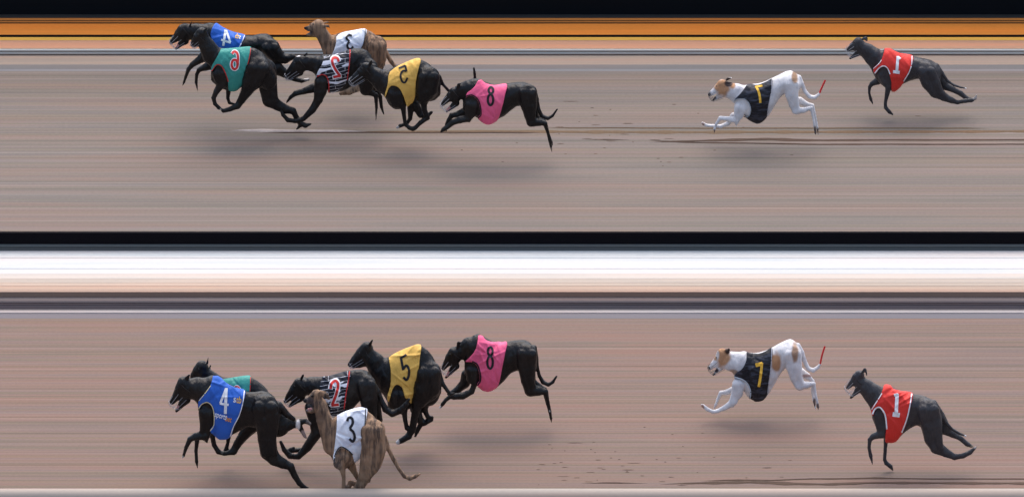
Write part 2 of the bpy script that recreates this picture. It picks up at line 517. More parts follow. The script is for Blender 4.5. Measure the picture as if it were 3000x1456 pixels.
def tube_mesh(name, polys, r, mat, parent, sides=5):
    verts, faces = [], []
    for pl in polys:
        pl = [Vector(p) for p in pl]
        base = len(verts)
        n = len(pl)
        for i, p in enumerate(pl):
            t = (pl[min(i + 1, n - 1)] - pl[max(i - 1, 0)]).normalized()
            a = t.cross(Vector((0.31, 0.83, 0.45))).normalized(); b = t.cross(a)
            for k in range(sides):
                an = 2 * math.pi * k / sides
                verts.append(p + r * (a * math.cos(an) + b * math.sin(an)))
        for i in range(n - 1):
            for k in range(sides):
                k2 = (k + 1) % sides
                faces.append((base + i * sides + k, base + i * sides + k2, base + (i + 1) * sides + k2, base + (i + 1) * sides + k))
    return mesh_py(name, verts, faces, mat, parent, True)

# ---- coats
def coat_mat(name, brindle=False, black=False):
    m, nt, b = node_mat(name)
    at = nt.nodes.new('ShaderNodeAttribute'); at.attribute_name = 'coat'
    n1 = noise(nt, mapping(nt, (9, 9, 9)), 1.0, 4.0)
    var = ramp(nt, n1, [(0.3, (0.72, 0.72, 0.74)), (0.7, (1.18, 1.16, 1.14))])
    c = mixc(nt, 0.8, at.outputs['Color'], var, 'MULTIPLY')
    if black:
        n5 = noise(nt, mapping(nt, (3.5, 3.5, 3.5)), 1.0, 5.0, 0.65)
        dust = ramp(nt, n5, [(0.48, (0, 0, 0)), (0.70, (0.011, 0.0085, 0.0068))])
        c = mixc(nt, 1.0, c, dust, 'ADD')
    if brindle:
        n2 = noise(nt, mapping(nt, (34, 24, 4.6), (0, math.radians(18), 0)), 1.0, 4.0, 0.6)
        n4 = noise(nt, mapping(nt, (4, 4, 4)), 1.0, 2.0)
        bb = ramp(nt, n2, [(0.42, (0.34, 0.36, 0.42)), (0.54, (1.06, 1.04, 1.01))])
        msk = ramp(nt, n4, [(0.30, (0.30, 0.30, 0.30)), (0.55, (1, 1, 1))])
        c = mixc(nt, msk, c, mixc(nt, 1.0, c, bb, 'MULTIPLY'))
    nt.links.new(c, b.inputs['Base Color'])
    b.inputs['Roughness'].default_value = 0.36 if black else 0.66
    b.inputs['Specular IOR Level'].default_value = 0.30 if black else 0.2
    hair = noise(nt, mapping(nt, (150, 150, 55), (0, 0.5, 0)), 1.0, 2.0)
    musc = noise(nt, mapping(nt, (13, 9, 7), (0, 0.35, 0)), 1.0, 2.5, 0.5)
    ad = nt.nodes.new('ShaderNodeMath'); ad.operation = 'MULTIPLY_ADD'
    nt.links.new(hair, ad.inputs[0]); ad.inputs[1].default_value = 0.10
    nt.links.new(musc, ad.inputs[2])
    bump(nt, b, ad.outputs[0], 0.85, 0.045)
    return m

M_BLACK = coat_mat('black coat', black=True)
M_BRINDLE = coat_mat('brindle coat', brindle=True)
M_LIGHT = coat_mat('white and fawn coat')

def flat_mat(name, c, rough=0.6, spec=0.3, metal=0.0):
    m, nt, b = node_mat(name)
    n1 = noise(nt, mapping(nt, (30, 30, 30)), 1.0, 2.0)
    v = ramp(nt, n1, [(0.3, shade(c, 0.86)), (0.7, shade(c, 1.1))])
    nt.links.new(v, b.inputs['Base Color'])
    b.inputs['Roughness'].default_value = rough
    b.inputs['Specular IOR Level'].default_value = spec
    b.inputs['Metallic'].default_value = metal
    return m

def vest_mat(name, c, dirt=0.25, dirtc=None, pattern=None):
    m, nt, b = node_mat(name)
    n1 = noise(nt, mapping(nt, (7, 7, 7)), 1.0, 4.0)
    v = ramp(nt, n1, [(0.32, shade(c, 1 - dirt)), (0.5, c), (0.72, shade(c, 1.08))])
    if dirtc:
        n2 = noise(nt, mapping(nt, (6, 6, 9), (0, 0.6, 0)), 1.0, 5.0, 0.6)
        k = ramp(nt, n2, [(0.5, (0, 0, 0)), (0.62, (0.7, 0.7, 0.7))])
        v = mixc(nt, k, v, dirtc)
    if pattern == 'stripes':       # black and white torn stripes
        br = nt.nodes.new('ShaderNodeTexBrick')
        br.inputs['Scale'].default_value = 1.0
        br.inputs['Brick Width'].default_value = 0.17
        br.inputs['Row Height'].default_value = 0.034
        br.inputs['Mortar Size'].default_value = 0.0012
        br.inputs['Color1'].default_value = (0.008, 0.010, 0.018, 1)
        br.inputs['Color2'].default_value = (0.008, 0.010, 0.018, 1)
        br.inputs['Mortar'].default_value = (0.75, 0.75, 0.8, 1)
        mp = nt.nodes.new('ShaderNodeMapping')
        tc = nt.nodes.new('ShaderNodeTexCoord')
        mp.inputs['Rotation'].default_value = (math.radians(90), 0, 0)
        sp = nt.nodes.new('ShaderNodeSeparateXYZ'); cb = nt.nodes.new('ShaderNodeCombineXYZ')
        nt.links.new(tc.outputs['Object'], sp.inputs[0])
        ma = nt.nodes.new('ShaderNodeMath'); ma.operation = 'MULTIPLY_ADD'
        nt.links.new(sp.outputs['X'], ma.inputs[0]); ma.inputs[1].default_value = -0.22
        nt.links.new(sp.outputs['Z'], ma.inputs[2])
        nt.links.new(sp.outputs['X'], cb.inputs['X']); nt.links.new(ma.outputs[0], cb.inputs['Y'])
        nt.links.new(cb.outputs[0], br.inputs['Vector'])
        n3 = nt.nodes.new('ShaderNodeTexNoise'); n3.inputs['Scale'].default_value = 1.0; n3.inputs['Detail'].default_value = 3
        mp2 = nt.nodes.new('ShaderNodeMapping'); mp2.inputs['Scale'].default_value = (4.2, 21, 1)
        nt.links.new(cb.outputs[0], mp2.inputs['Vector']); nt.links.new(mp2.outputs[0], n3.inputs['Vector'])
        k = ramp(nt, n3.outputs['Fac'], [(0.545, (0, 0, 0)), (0.56, (1, 1, 1))])
        v = mixc(nt, k, br.outputs['Color'], (0.72, 0.73, 0.80))
    if pattern == 'faint':         # navy with faint grey streaks
        n3 = noise(nt, mapping(nt, (9, 9, 46), (0, math.radians(-18), 0)), 1.0, 3.0)
        k = ramp(nt, n3, [(0.50, (0, 0, 0)), (0.60, (0.8, 0.8, 0.8))])
        v = mixc(nt, k, v, (0.045, 0.05, 0.072))
    nt.links.new(v, b.inputs['Base Color'])
    b.inputs['Roughness'].default_value = 0.55
    b.inputs['Specular IOR Level'].default_value = 0.3
    wr = noise(nt, mapping(nt, (22, 22, 10), (0, 0.5, 0)), 1.0, 4.0, 0.6)
    bump(nt, b, wr, 0.8, 0.014)
    return m

M_WIRE = flat_mat('muzzle wire', (0.36, 0.36, 0.39), 0.4, 0.5)
M_WIRE2 = flat_mat('dull muzzle wire', (0.12, 0.11, 0.11), 0.4, 0.5)
M_STRAP = flat_mat('strap leather', (0.02, 0.017, 0.016))
M_EYE = flat_mat('dark eye', (0.012, 0.008, 0.006), 0.08, 0.6)
M_REDTAPE = flat_mat('red tape', (0.62, 0.035, 0.035))
M_TONGUE = flat_mat('pink tongue', (0.45, 0.20, 0.19), 0.4)
M_TEETH = flat_mat('teeth', (0.62, 0.58, 0.52), 0.4)

BLACK = (0.0036, 0.0037, 0.0046)
DGREY = (0.034, 0.0335, 0.038)
BROWN = (0.275, 0.176, 0.112)
WHITE = (0.66, 0.65, 0.66)
FAWN = (0.43, 0.235, 0.125)

LOWER = dict(v0=V0, z0=0.0)

class Dog:
    def __init__(self, o, s, Y, upper):
        self.o, self.s, self.Y = o, s, Y
        self.z0 = ZU if upper else 0.0
        self.Yw = (YU + Y) if upper else Y
    def w(self, u, v, yo=0.0):
        """zoomed picture position + sideways offset (m) -> world point"""
        X = self.o[0] + u / self.s; V = self.o[1] + v / self.s
        yw = self.Yw + yo
        z = (V0 - V - S * SA * yw) / (S * CA)
        return np.array((px(X), yw, z), np.float32)
    def uv(self, P):
        X = P[..., 0] * S + 1500; V = V0 - S * (CA * P[..., 2] + SA * P[..., 1])
        return (X - self.o[0]) * self.s, (V - self.o[1]) * self.s
    def m(self, r):
        return r / self.s / S

def build_dog(name, spec, mat, base, label, number_label):
    D = Dog(spec['o'], spec['s'], spec['Y'], spec['upper'])
    HW = spec.get('hw', 0.105)
    T = spec['T']
    chains = []      # (pts world, radii, ky, k, vestflag)
    def add(pts, y0, y1=None, ky=1.0, k=0.025, vest=False, hk=1.0):
        y1 = y0 if y1 is None else y1
        n = len(pts)
        W = [D.w(p[0], p[1], y0 + (y1 - y0) * i / max(1, n - 1)) for i, p in enumerate(pts)]
        chains.append((W, [D.m(p[2]) for p in pts], ky, k, vest))
    YH = spec.get('yh', 0.0)
    add(spec['neck'], YH, 0.0, 0.72, 0.045, True)
    add(spec['head'], YH, YH, 0.82, 0.02)
    add(spec['cheek'], YH, YH, 0.72, 0.03)
    add(spec['jaw'], YH, YH, 0.66, 0.012)
    for i, e in enumerate(spec['ears']):
        sgn = -1 if i == 0 else 1
        add(e, YH + sgn * 0.030, YH + sgn * 0.042, 0.55, 0.010)
    for c in spec['legs']:
        pts, y0, y1 = c[0], c[1], c[2]
        kind = c[3] if len(c) > 3 else ''
        ky = {'thigh': 0.62, 'shoulder': 0.55}.get(kind, 0.85)
        k = {'thigh': 0.018, 'shoulder': 0.013}.get(kind, 0.012)
        add(pts, y0, y1, ky, k, kind == 'shoulder')
        # separate muscle bellies on the outer side of thigh and shoulder
        if kind == 'thigh':
            sg = -1 if y0 < 0 else 1
            m3 = pts[:min(4, len(pts))]
            for (sh, rf, yo) in ((0.40, 0.56, 0.44), (-0.34, 0.60, 0.40)):
                add([(p[0] + sh * p[2], p[1] + 0.05 * p[2], p[2] * rf) for p in m3],
                    y0 + sg * yo * D.m(m3[0][2]) * 0.9, y1 + sg * yo * D.m(m3[-1][2]) * 0.9, 0.62, 0.006)
        if kind == 'shoulder' and len(pts) > 1:
            sg = -1 if y0 < 0 else 1
            for (sh, rf, yo) in ((0.36, 0.58, 0.36), (-0.36, 0.56, 0.36)):
                add([(p[0] + sh * p[2], p[1], p[2] * rf) for p in pts],
                    y0 + sg * yo * D.m(pts[0][2]) * 0.8, y1 + sg * yo * D.m(pts[-1][2]) * 0.8, 0.6, 0.006, True)
    if spec.get('tail'):
        add(spec['tail'], 0.0, spec.get('ytail', 0.0), 1.0, 0.015)
    # bounds
    pts = np.concatenate([np.array(c[0]) + sg * np.array(c[1])[:, None] for c in chains for sg in (-1, 1)])
    tw = np.array([D.w(u, v) for u, a, b_ in T for v in (a, b_)])
    allp = np.concatenate([pts, tw])
    lo_, hi_ = allp.min(0) - 0.04, allp.max(0) + 0.04
    lo_[1] = min(lo_[1], D.Yw - HW - 0.05); hi_[1] = max(hi_[1], D.Yw + HW + 0.05)
    dims = np.ceil((hi_ - lo_) / VOX).astype(int) + 1
    gx = (lo_[0] + VOX * np.arange(dims[0])).astype(np.float32)
    gy = (lo_[1] + VOX * np.arange(dims[1])).astype(np.float32)
    gz = (lo_[2] + VOX * np.arange(dims[2])).astype(np.float32)
    # torso from its upper and lower outline
    tu = np.array([D.w(t[0], 0)[0] for t in T]); ttop = np.array([D.w(t[0], t[1])[2] for t in T]); tbot = np.array([D.w(t[0], t[2])[2] for t in T])
    fx = np.linspace(tu[0], tu[-1], 200)
    def sm(a):
        f = np.interp(fx, tu, a)
        kr = np.hanning(15); kr /= kr.sum()
        p = np.pad(f, 7, mode='reflect', reflect_type='odd')
        return np.convolve(p, kr, 'valid')
    top, bot = np.interp(gx, fx, sm(ttop)), np.interp(gx, fx, sm(tbot))
    cz, hz = (top + bot) / 2, np.maximum((top - bot) / 2, 0.012)
    t01 = np.clip((gx - tu[0]) / (tu[-1] - tu[0]), 0, 1)
    wprof = np.interp(t01, [0, .12, .35, .55, .72, .85, 1], [0.50, 0.80, 1.0, 0.86, 0.80, 0.95, 0.55]) * HW
    hw = np.minimum(wprof, hz * 0.95)
    nzv = (gz[None, None, :] - cz[:, None, None]) / hz[:, None, None]
    nyv = (gy[None, :, None] - D.Yw) / hw[:, None, None]
    # chest narrower below, egg section
    nyv = nyv * (1.0 + 0.16 * np.clip(-nzv, -1, 1.5))
    q = np.sqrt(nzv ** 2 + nyv ** 2) + 1e-6
    gr = np.sqrt((nzv / hz[:, None, None]) ** 2 + (nyv / hw[:, None, None]) ** 2) / q + 1e-6
    F = ((q - 1) / gr).astype(np.float32)
    ex = np.maximum(np.maximum(tu[0] - gx, gx - tu[-1]), 0)[:, None, None]
    F = np.where(ex > 0, np.sqrt(np.maximum(F, 0) ** 2 + ex ** 2), F).astype(np.float32)
    FV = F.copy()
    for W, Rr, ky, k, vf in chains:
        W = np.array(W); Rr = np.array(Rr)
        segs = [(0, 0)] if len(W) == 1 else [(i, i + 1) for i in range(len(W) - 1)]
        mg = k + 0.03
        a0 = (W - Rr[:, None]).min(0) - mg; a1 = (W + Rr[:, None]).max(0) + mg
        i0 = np.clip(np.floor((a0 - lo_) / VOX).astype(int), 0, dims); i1 = np.clip(np.ceil((a1 - lo_) / VOX).astype(int) + 1, 0, dims)
        sx, sy, sz = (slice(i0[d], i1[d]) for d in range(3))
        X, Y_, Z = gx[sx][:, None, None], gy[sy][None, :, None], gz[sz][None, None, :]
        d = None
        for i, j in segs:
            a, b_ = W[i], W[j]; ra, rb = Rr[i], Rr[j]
            ab = b_ - a; ab2 = np.array((ab[0], ab[1] / ky, ab[2]))
            px_, py_, pz_ = X - a[0], (Y_ - a[1]) / ky, Z - a[2]
            t = np.clip((px_ * ab2[0] + py_ * ab2[1] + pz_ * ab2[2]) / (ab2 @ ab2 + 1e-9), 0, 1)
            dd = np.sqrt((px_ - t * ab2[0]) ** 2 + (py_ - t * ab2[1]) ** 2 + (pz_ - t * ab2[2]) ** 2) - (ra + (rb - ra) * t)
            d = dd if d is None else smin(d, dd, 0.006)
        F[sx, sy, sz] = smin(F[sx, sy, sz], d.astype(np.float32), k)
        if vf:
            FV[sx, sy, sz] = smin(FV[sx, sy, sz], d.astype(np.float32), k + 0.01)
    P, Q = surface_nets(F, lo_, VOX)
    P = smooth_mesh(P, Q, 2)
    # slight muscle unevenness
    base_pt = D.w(T[len(T) // 2][0], T[len(T) // 2][2])
    root = bpy.data.objects.new('greyhound', None); COL.objects.link(root)
    org = np.array((base_pt[0], D.Yw, P[:, 2].min()), np.float32)
    root.location = org.tolist()
    tag(root, label, 'greyhound', 'racing greyhounds')
    body = mesh_np('body', P - org, Q, mat, root)
    # coat colour
    u, v = D.uv(P)
    colr = np.tile(np.array(base, np.float32), (len(P), 1))
    for (cu, cv, ru, rv, c) in spec.get('patch', []):
        dd = np.sqrt(((u - cu) / ru) ** 2 + ((v - cv) / rv) ** 2) + 0.07 * np.sin(u * 0.045 + cv + 1.5 * np.sin(v * 0.03)) + 0.06 * np.sin(v * 0.05 + cu + 1.3 * np.sin(u * 0.04))
        f = np.clip((1.2 - dd) / 0.45, 0, 1)[:, None]
        colr = colr * (1 - f) + np.array(c, np.float32) * f
    at = body.data.attributes.new('coat', 'FLOAT_COLOR', 'POINT')
    at.data.foreach_set('color', np.concatenate([colr, np.ones((len(P), 1), np.float32)], 1).astype(np.float32).ravel())
    bvh_body = BVHTree.FromPolygons(P.tolist(), Q.tolist())
    # ---- vest
    vest = None
    poly = [tuple(p) for p in spec['vest']['poly']]
    poly = [tuple(p[:2]) for p in catmull(poly + [poly[0]], 18)][:-1]
    gxx, gyy, gzz = gx[:, None, None], gy[None, :, None], gz[None, None, :]
    Xf, Yf, Zf = np.broadcast_arrays(gxx, gyy, gzz)
    ph = (sum(map(ord, name)) % 17)
    near = np.abs(FV) < 0.06
    G = np.where(FV > 0, 0.05, -0.05).astype(np.float32)
    xm, ym, zm = Xf[near], Yf[near], Zf[near]
    um = (xm * S + 1500 - D.o[0]) * D.s
    vm = (V0 - S * (CA * zm + SA * ym) - D.o[1]) * D.s
    pd = poly_sdf(um, vm, poly) / D.s / S
    wr = np.zeros(len(um), np.float32)
    fr_ = np.random.default_rng(ph + len(name) + int(D.o[0] + D.o[1]))
    pa = np.array(poly); b0, b1 = pa.min(0), pa.max(0); mm = D.s * S
    for kf in range(22):
        cu_, cv_ = fr_.uniform(b0, b1)
        an = math.radians(fr_.normal(68, 22)) if kf % 3 else math.radians(fr_.normal(-20, 25))
        du, dv_ = (um - cu_) / mm, (vm - cv_) / mm
        al = du * math.cos(an) + dv_ * math.sin(an); pp = -du * math.sin(an) + dv_ * math.cos(an) + 0.25 * al * al * fr_.choice((-1, 1))
        Lf, wf, A = fr_.uniform(0.06, 0.16), fr_.uniform(0.008, 0.015), fr_.uniform(0.006, 0.012) * fr_.choice((1, 1, -1))
        wr += (A * np.exp(-(pp / wf) ** 2) * np.exp(-(al / Lf) ** 2)).astype(np.float32)
    wr = np.clip(wr * (0.5 if spec['upper'] else 1.0), -0.008, 0.016)
    G[near] = np.maximum(FV[near] - 0.011 - wr, pd + 0.001)
    farin = (~near) & (FV < 0)
    # deep inside: only inside the outline counts as solid
    xm, ym, zm = Xf[farin], Yf[farin], Zf[farin]
    if len(xm):
        um = (xm * S + 1500 - D.o[0]) * D.s
        vm = (V0 - S * (CA * zm + SA * ym) - D.o[1]) * D.s
        G[farin] = np.maximum(-0.05, poly_sdf(um, vm, poly) / D.s / S + 0.001)
    # hollow shell so the cloth has an edge but no lid inside the body
    VP, VQ = surface_nets(np.maximum(G, -(FV + 0.006)), lo_, VOX)
    VP = smooth_mesh(VP, VQ, 1, 0.4)
    vest = mesh_np('vest', VP - org, VQ, spec['vest']['mat'], root)
    bvh = BVHTree.FromPolygons(VP.tolist(), VQ.tolist())
    vd = np.array(VIEW)
    def project(uu, vv, off, trees=(bvh,)):
        p = D.w(uu, vv)
        o_ = Vector((p - vd * 2.0).tolist())
        for tr in trees:
            h = tr.ray_cast(o_, VIEW, 4.0)
            if h[0] is not None:
                return np.array(h[0]) - vd * off
        return None
    def ribbon(nm, strokes, mt, parent, lift=0.003, step=4.0, closed=False):
        verts, faces = [], []
        for si, (pts_, wd) in enumerate(strokes):
            C = np.array([c[:2] for c in catmull(pts_, step)])
            tg = np.gradient(C, axis=0); ln = np.linalg.norm(tg, axis=1) + 1e-6
            nr = np.stack([-tg[:, 1], tg[:, 0]], 1) / ln[:, None]
            ids = []
            for c, n_ in zip(C, nr):
                row = []
                for a in (-0.5, -0.17, 0.17, 0.5):
                    p = project(c[0] + n_[0] * wd * a, c[1] + n_[1] * wd * a, lift + 0.0007 * si, (bvh, bvh_body) if nm == 'trim' else (bvh,))
                    if p is None: row.append(-1)
                    else:
                        row.append(len(verts)); verts.append(p - org)
                ids.append(row)
            if nm == 'trim':
                runs, cur = [], 0
                for i in range(1, len(ids) + 1):
                    okk = i < len(ids) and min(ids[i]) >= 0 and min(ids[i - 1]) >= 0 and max(
                        np.abs(np.array(verts[ids[i][j]]) - np.array(verts[ids[i - 1][j]])).max() for j in range(4)) < 0.07 and max(
                        np.abs(np.array(verts[ids[i][j]]) - np.array(verts[ids[i][j + 1]])).max() for j in range(3)) < 0.07
                    if not okk:
                        if i - 1 - cur >= 4: runs.append((cur, i - 1))
                        cur = i
                for a_, b_2 in runs:
                    used = [x for r_ in ids[a_:b_2 + 1] for x in r_]
                    mp_ = {x: n_ for n_, x in enumerate(used)}
                    fs = [tuple(mp_[x] for x in (ids[i][j], ids[i][j + 1], ids[i + 1][j + 1], ids[i + 1][j])) for i in range(a_, b_2) for j in range(3)]
                    mesh_py('trim', [verts[x] for x in used], fs, mt, parent, True)
                continue
            for i in range(len(ids) - 1):
                for j in range(3):
                    f = (ids[i][j], ids[i][j + 1], ids[i + 1][j + 1], ids[i + 1][j])
                    if min(f) < 0: continue
                    pq = np.array([verts[x] for x in f])
                    if np.abs(pq - pq.mean(0)).max() > 0.05: continue
                    faces.append(f)
        if faces:
            used = sorted({i for f in faces for i in f}); mp_ = {a: b_ for b_, a in enumerate(used)}
            return mesh_py(nm, [verts[i] for i in used], [tuple(mp_[i] for i in f) for f in faces], mt, parent, True)
    vs = spec['vest']
    if vs.get('trim'):
        for (a, b_, wd, mt) in vs['trim']:
            n = len(vs['poly'])
            seq = [vs['poly'][i % n] for i in range(a, b_ + 1)]
            # move half a width inwards
            cx, cy = np.mean([p[0] for p in vs['poly']]), np.mean([p[1] for p in vs['poly']])
            C = np.array(seq, float); tg = np.gradient(C, axis=0); nr = np.stack([-tg[:, 1], tg[:, 0]], 1); nr /= np.linalg.norm(nr, axis=1)[:, None] + 1e-6
            C2 = C + nr * wd * 0.7
            ribbon('trim', [([tuple(c) for c in C2], wd)], mt, vest, 0.006)
    for mt, lift, strokes in vs['num']:
        o = ribbon('number' if lift >= 0.004 else 'number_outline', strokes, mt, vest, lift)
        if o is not None and lift >= 0.004: o['label'] = number_label
    for (txt, mt, tu0, tv0, hgt, ang, flip, sx_) in vs.get('text', []):
        cu = bpy.data.curves.new('lettering', 'FONT'); cu.body = txt; cu.size = 1.0; cu.offset = 0.012
        to = bpy.data.objects.new('tmp', cu); COL.objects.link(to)
        dg = bpy.context.evaluated_depsgraph_get()
        me = bpy.data.meshes.new_from_object(to.evaluated_get(dg))
        vv_ = [vt.co.copy() for vt in me.vertices]; ff = [tuple(p.vertices) for p in me.polygons]
        bpy.data.objects.remove(to); bpy.data.curves.remove(cu); bpy.data.meshes.remove(me)
        out = []
        ok = True
        ca_, sa_ = math.cos(ang), math.sin(ang)
        for c in vv_:
            a, b_ = c.x * hgt * sx_ * (-1 if flip else 1), -c.y * hgt
            p = project(tu0 + a * ca_ - b_ * sa_, tv0 + a * sa_ + b_ * ca_, 0.006, (bvh, bvh_body))
            if p is None: p = D.w(tu0, tv0)
            out.append(p - org)
        mesh_py('lettering', out, ff, mt, vest)
    # ---- muzzle: wire basket over the snout
    if spec.get('wires', True):
        hd = spec['head']
        Nn = D.w(hd[-1][0], hd[-1][1], YH); Ck = D.w(spec['cheek'][0][0], spec['cheek'][0][1], YH)
        jw = spec['jaw'][-1]; J = D.w(jw[0], jw[1], YH)
        tip = (Nn * 0.62 + J * 0.38)
        ax = tip - Ck; L = np.linalg.norm(ax); ax /= L
        upv = np.cross(ax, (0, 1, 0)); upv /= np.linalg.norm(upv)
        if upv[2] < 0: upv = -upv
        half = max(0.038, 0.5 * abs(np.dot(Nn - J, upv)) + 0.022)
        def ringpt(t, a, f=1.0):
            rr = half * (1.28 - 0.34 * t) * f
            return Ck + ax * (L * t) + upv * (math.sin(a) * rr) + np.array((0, 1, 0)) * (math.cos(a) * rr * 0.72)
        polys = []
        for t in (0.98,):
            polys.append([ringpt(t, a) for a in np.linspace(0, 2 * math.pi, 19)])
        polys.append([ringpt(1.13, a, 0.45) for a in np.linspace(0, 2 * math.pi, 13)])
        for a in np.linspace(0, 2 * math.pi, 11)[:-1]:
            polys.append([ringpt(t, a) for t in (0.25, 0.42, 0.7, 0.98)] + [ringpt(1.08, a, 0.8), ringpt(1.13, a, 0.45)])
        tube_mesh('muzzle', [[p - org for p in pl] for pl in polys], 0.0015, spec.get('wire', M_WIRE), root)
        # strap from the basket to behind the ears
        nk = spec['neck'][0]; st = []
        pc = D.w(nk[0], nk[1], YH); rr = D.m(nk[2]) * 1.10
        for a in np.linspace(0, 2 * math.pi, 25):
            st.append(pc + upv * math.sin(a) * rr * 1.0 + np.array((0, 1, 0)) * math.cos(a) * rr * 0.76 - org)
        if 'wire' not in spec: tube_mesh('muzzle_strap', [st], 0.0032, M_STRAP, root, 6)
    for (eu, ev, er) in spec.get('eye', []):
        p = project(eu, ev, -D.m(er) * 0.45, (bvh_body,))
        if p is not None:
            r = D.m(er); vv_, ff = [], []
            nn = 8
            for i in range(nn + 1):
                for j in range(nn):
                    th, phx = math.pi * i / nn, 2 * math.pi * j / nn
                    vv_.append(p - org + r * np.array((math.sin(th) * math.cos(phx), math.sin(th) * math.sin(phx), math.cos(th))))
            for i in range(nn):
                for j in range(nn):
                    ff.append((i * nn + j, i * nn + (j + 1) % nn, (i + 1) * nn + (j + 1) % nn, (i + 1) * nn + j))
            mesh_py('eye', vv_, ff, M_EYE, root, True)
    if spec.get('tongue'):
        tp = spec['tongue']
        tube_mesh('tongue', [[D.w(a, b_, YH - 0.006) - org for a, b_ in tp]], 0.011, M_TONGUE, root, 8)
    if spec.get('wrap'):
        wp = spec['wrap']
        C = [D.w(c[0], c[1], spec.get('ytail', 0.0)) - org for c in catmull([(a, b_) for a, b_ in wp], 12)]
        o = tube_mesh('tail_wrap', [C], 0.0082, M_REDTAPE, root, 10)
        o['label'] = 'red tape wrapped round the tip of the tail'
    return root

# vest cloths
W_ = flat_mat('white print', (0.80, 0.80, 0.82))
K_ = flat_mat('black print', (0.012, 0.012, 0.016))
Yl_ = flat_mat('yellow print', (0.80, 0.46, 0.05))
Rd_ = flat_mat('red print', (0.55, 0.03, 0.028))
Or_ = flat_mat('orange print', (0.75, 0.30, 0.04))
Cr_ = flat_mat('cream piping', (0.70, 0.62, 0.36))
V1 = vest_mat('red vest', (0.66, 0.035, 0.026), 0.12)
V2 = vest_mat('striped vest', (0.01, 0.01, 0.016), 0.2, None, 'stripes')
V3 = vest_mat('white vest', (0.74, 0.77, 0.83), 0.10, (0.46, 0.50, 0.62))
V4 = vest_mat('blue vest', (0.022, 0.115, 0.50), 0.14)
V5 = vest_mat('yellow vest', (0.74, 0.44, 0.095), 0.18)
V6 = vest_mat('green vest', (0.035, 0.26, 0.22), 0.2)
V7 = vest_mat('navy vest', (0.008, 0.009, 0.014), 0.2, None, 'faint')
V8 = vest_mat('pink vest', (0.80, 0.115, 0.24), 0.10)

def ring(cu, cv, ru, rv, n=14, a0=0, a1=2 * math.pi):
    return [(cu + ru * math.cos(a), cv + rv * math.sin(a)) for a in np.linspace(a0, a1, n)]

N, Fr = -0.060, 0.060     # near side, far side legs

#DOGS
L1 = dict(o=(2440, 1050), s=3.378, Y=0.34, upper=False,
    T=[(390,470,590),(430,380,690),(480,310,770),(530,268,815),(590,285,822),(650,318,790),(700,335,735),(760,350,690),(830,360,655),(900,372,690),(960,400,760),(1010,430,760),(1050,480,700),(1075,540,640)],
    neck=[(265,225,60),(330,285,84),(400,350,104),(480,430,125)], head=[(262,162,50),(238,185,48),(195,235,34),(148,286,20)], cheek=[(262,235,54)], jaw=[(268,285,46),(222,342,22),(178,388,13)],
    ears=[[(295,135,16),(316,106,15),(336,150,9)],[(300,130,14),(325,112,12),(336,168,8)]],
    legs=[([(455,560,66),(480,670,56),(488,745,44)],N,N,'shoulder'),([(480,745,44),(400,770,31),(366,800,22),(358,880,17),(374,960,19),(393,1045,6)],N,N),
          ([(540,740,40),(525,810,23),(518,900,18),(512,1000,18),(530,1035,22),(570,1065,22),(592,1100,10)],Fr,Fr),
          ([(945,510,115),(975,650,108),(995,790,92),(1030,880,68),(1120,932,46),(1205,972,32)],N,N,'thigh'),([(1205,972,30),(1290,960,27),(1360,925,24),(1405,885,14),(1425,865,5)],N,N),
          ([(1040,570,70),(1100,690,64),(1180,745,36),(1260,785,26),(1330,845,26),(1375,868,16)],Fr,Fr)],
    tail=[(1000,430,26),(1060,520,24),(1100,610,20),(1170,690,16),(1250,740,14),(1315,765,9)],
    patch=[(1318,765,16,14,WHITE),(1415,880,26,20,(0.3,0.28,0.27)),(1375,870,16,14,(0.2,0.17,0.13))],
    eye=[(212,198,8)],
    vest=dict(mat=V1, poly=[(505,255),(560,248),(600,295),(680,318),(790,342),(770,470),(740,600),(690,735),(610,835),(520,830),(525,700),(510,570),(480,510),(455,490),(420,510),(395,570),(378,500),(430,420),(480,340)],
        trim=[(4,7,12,W_),(10,15,14,W_),(16,18,9,W_)],
        num=[(W_,0.005,[([(636,345),(626,565)],34),([(606,362),(645,352)],26),([(592,550),(662,560)],44)])]))
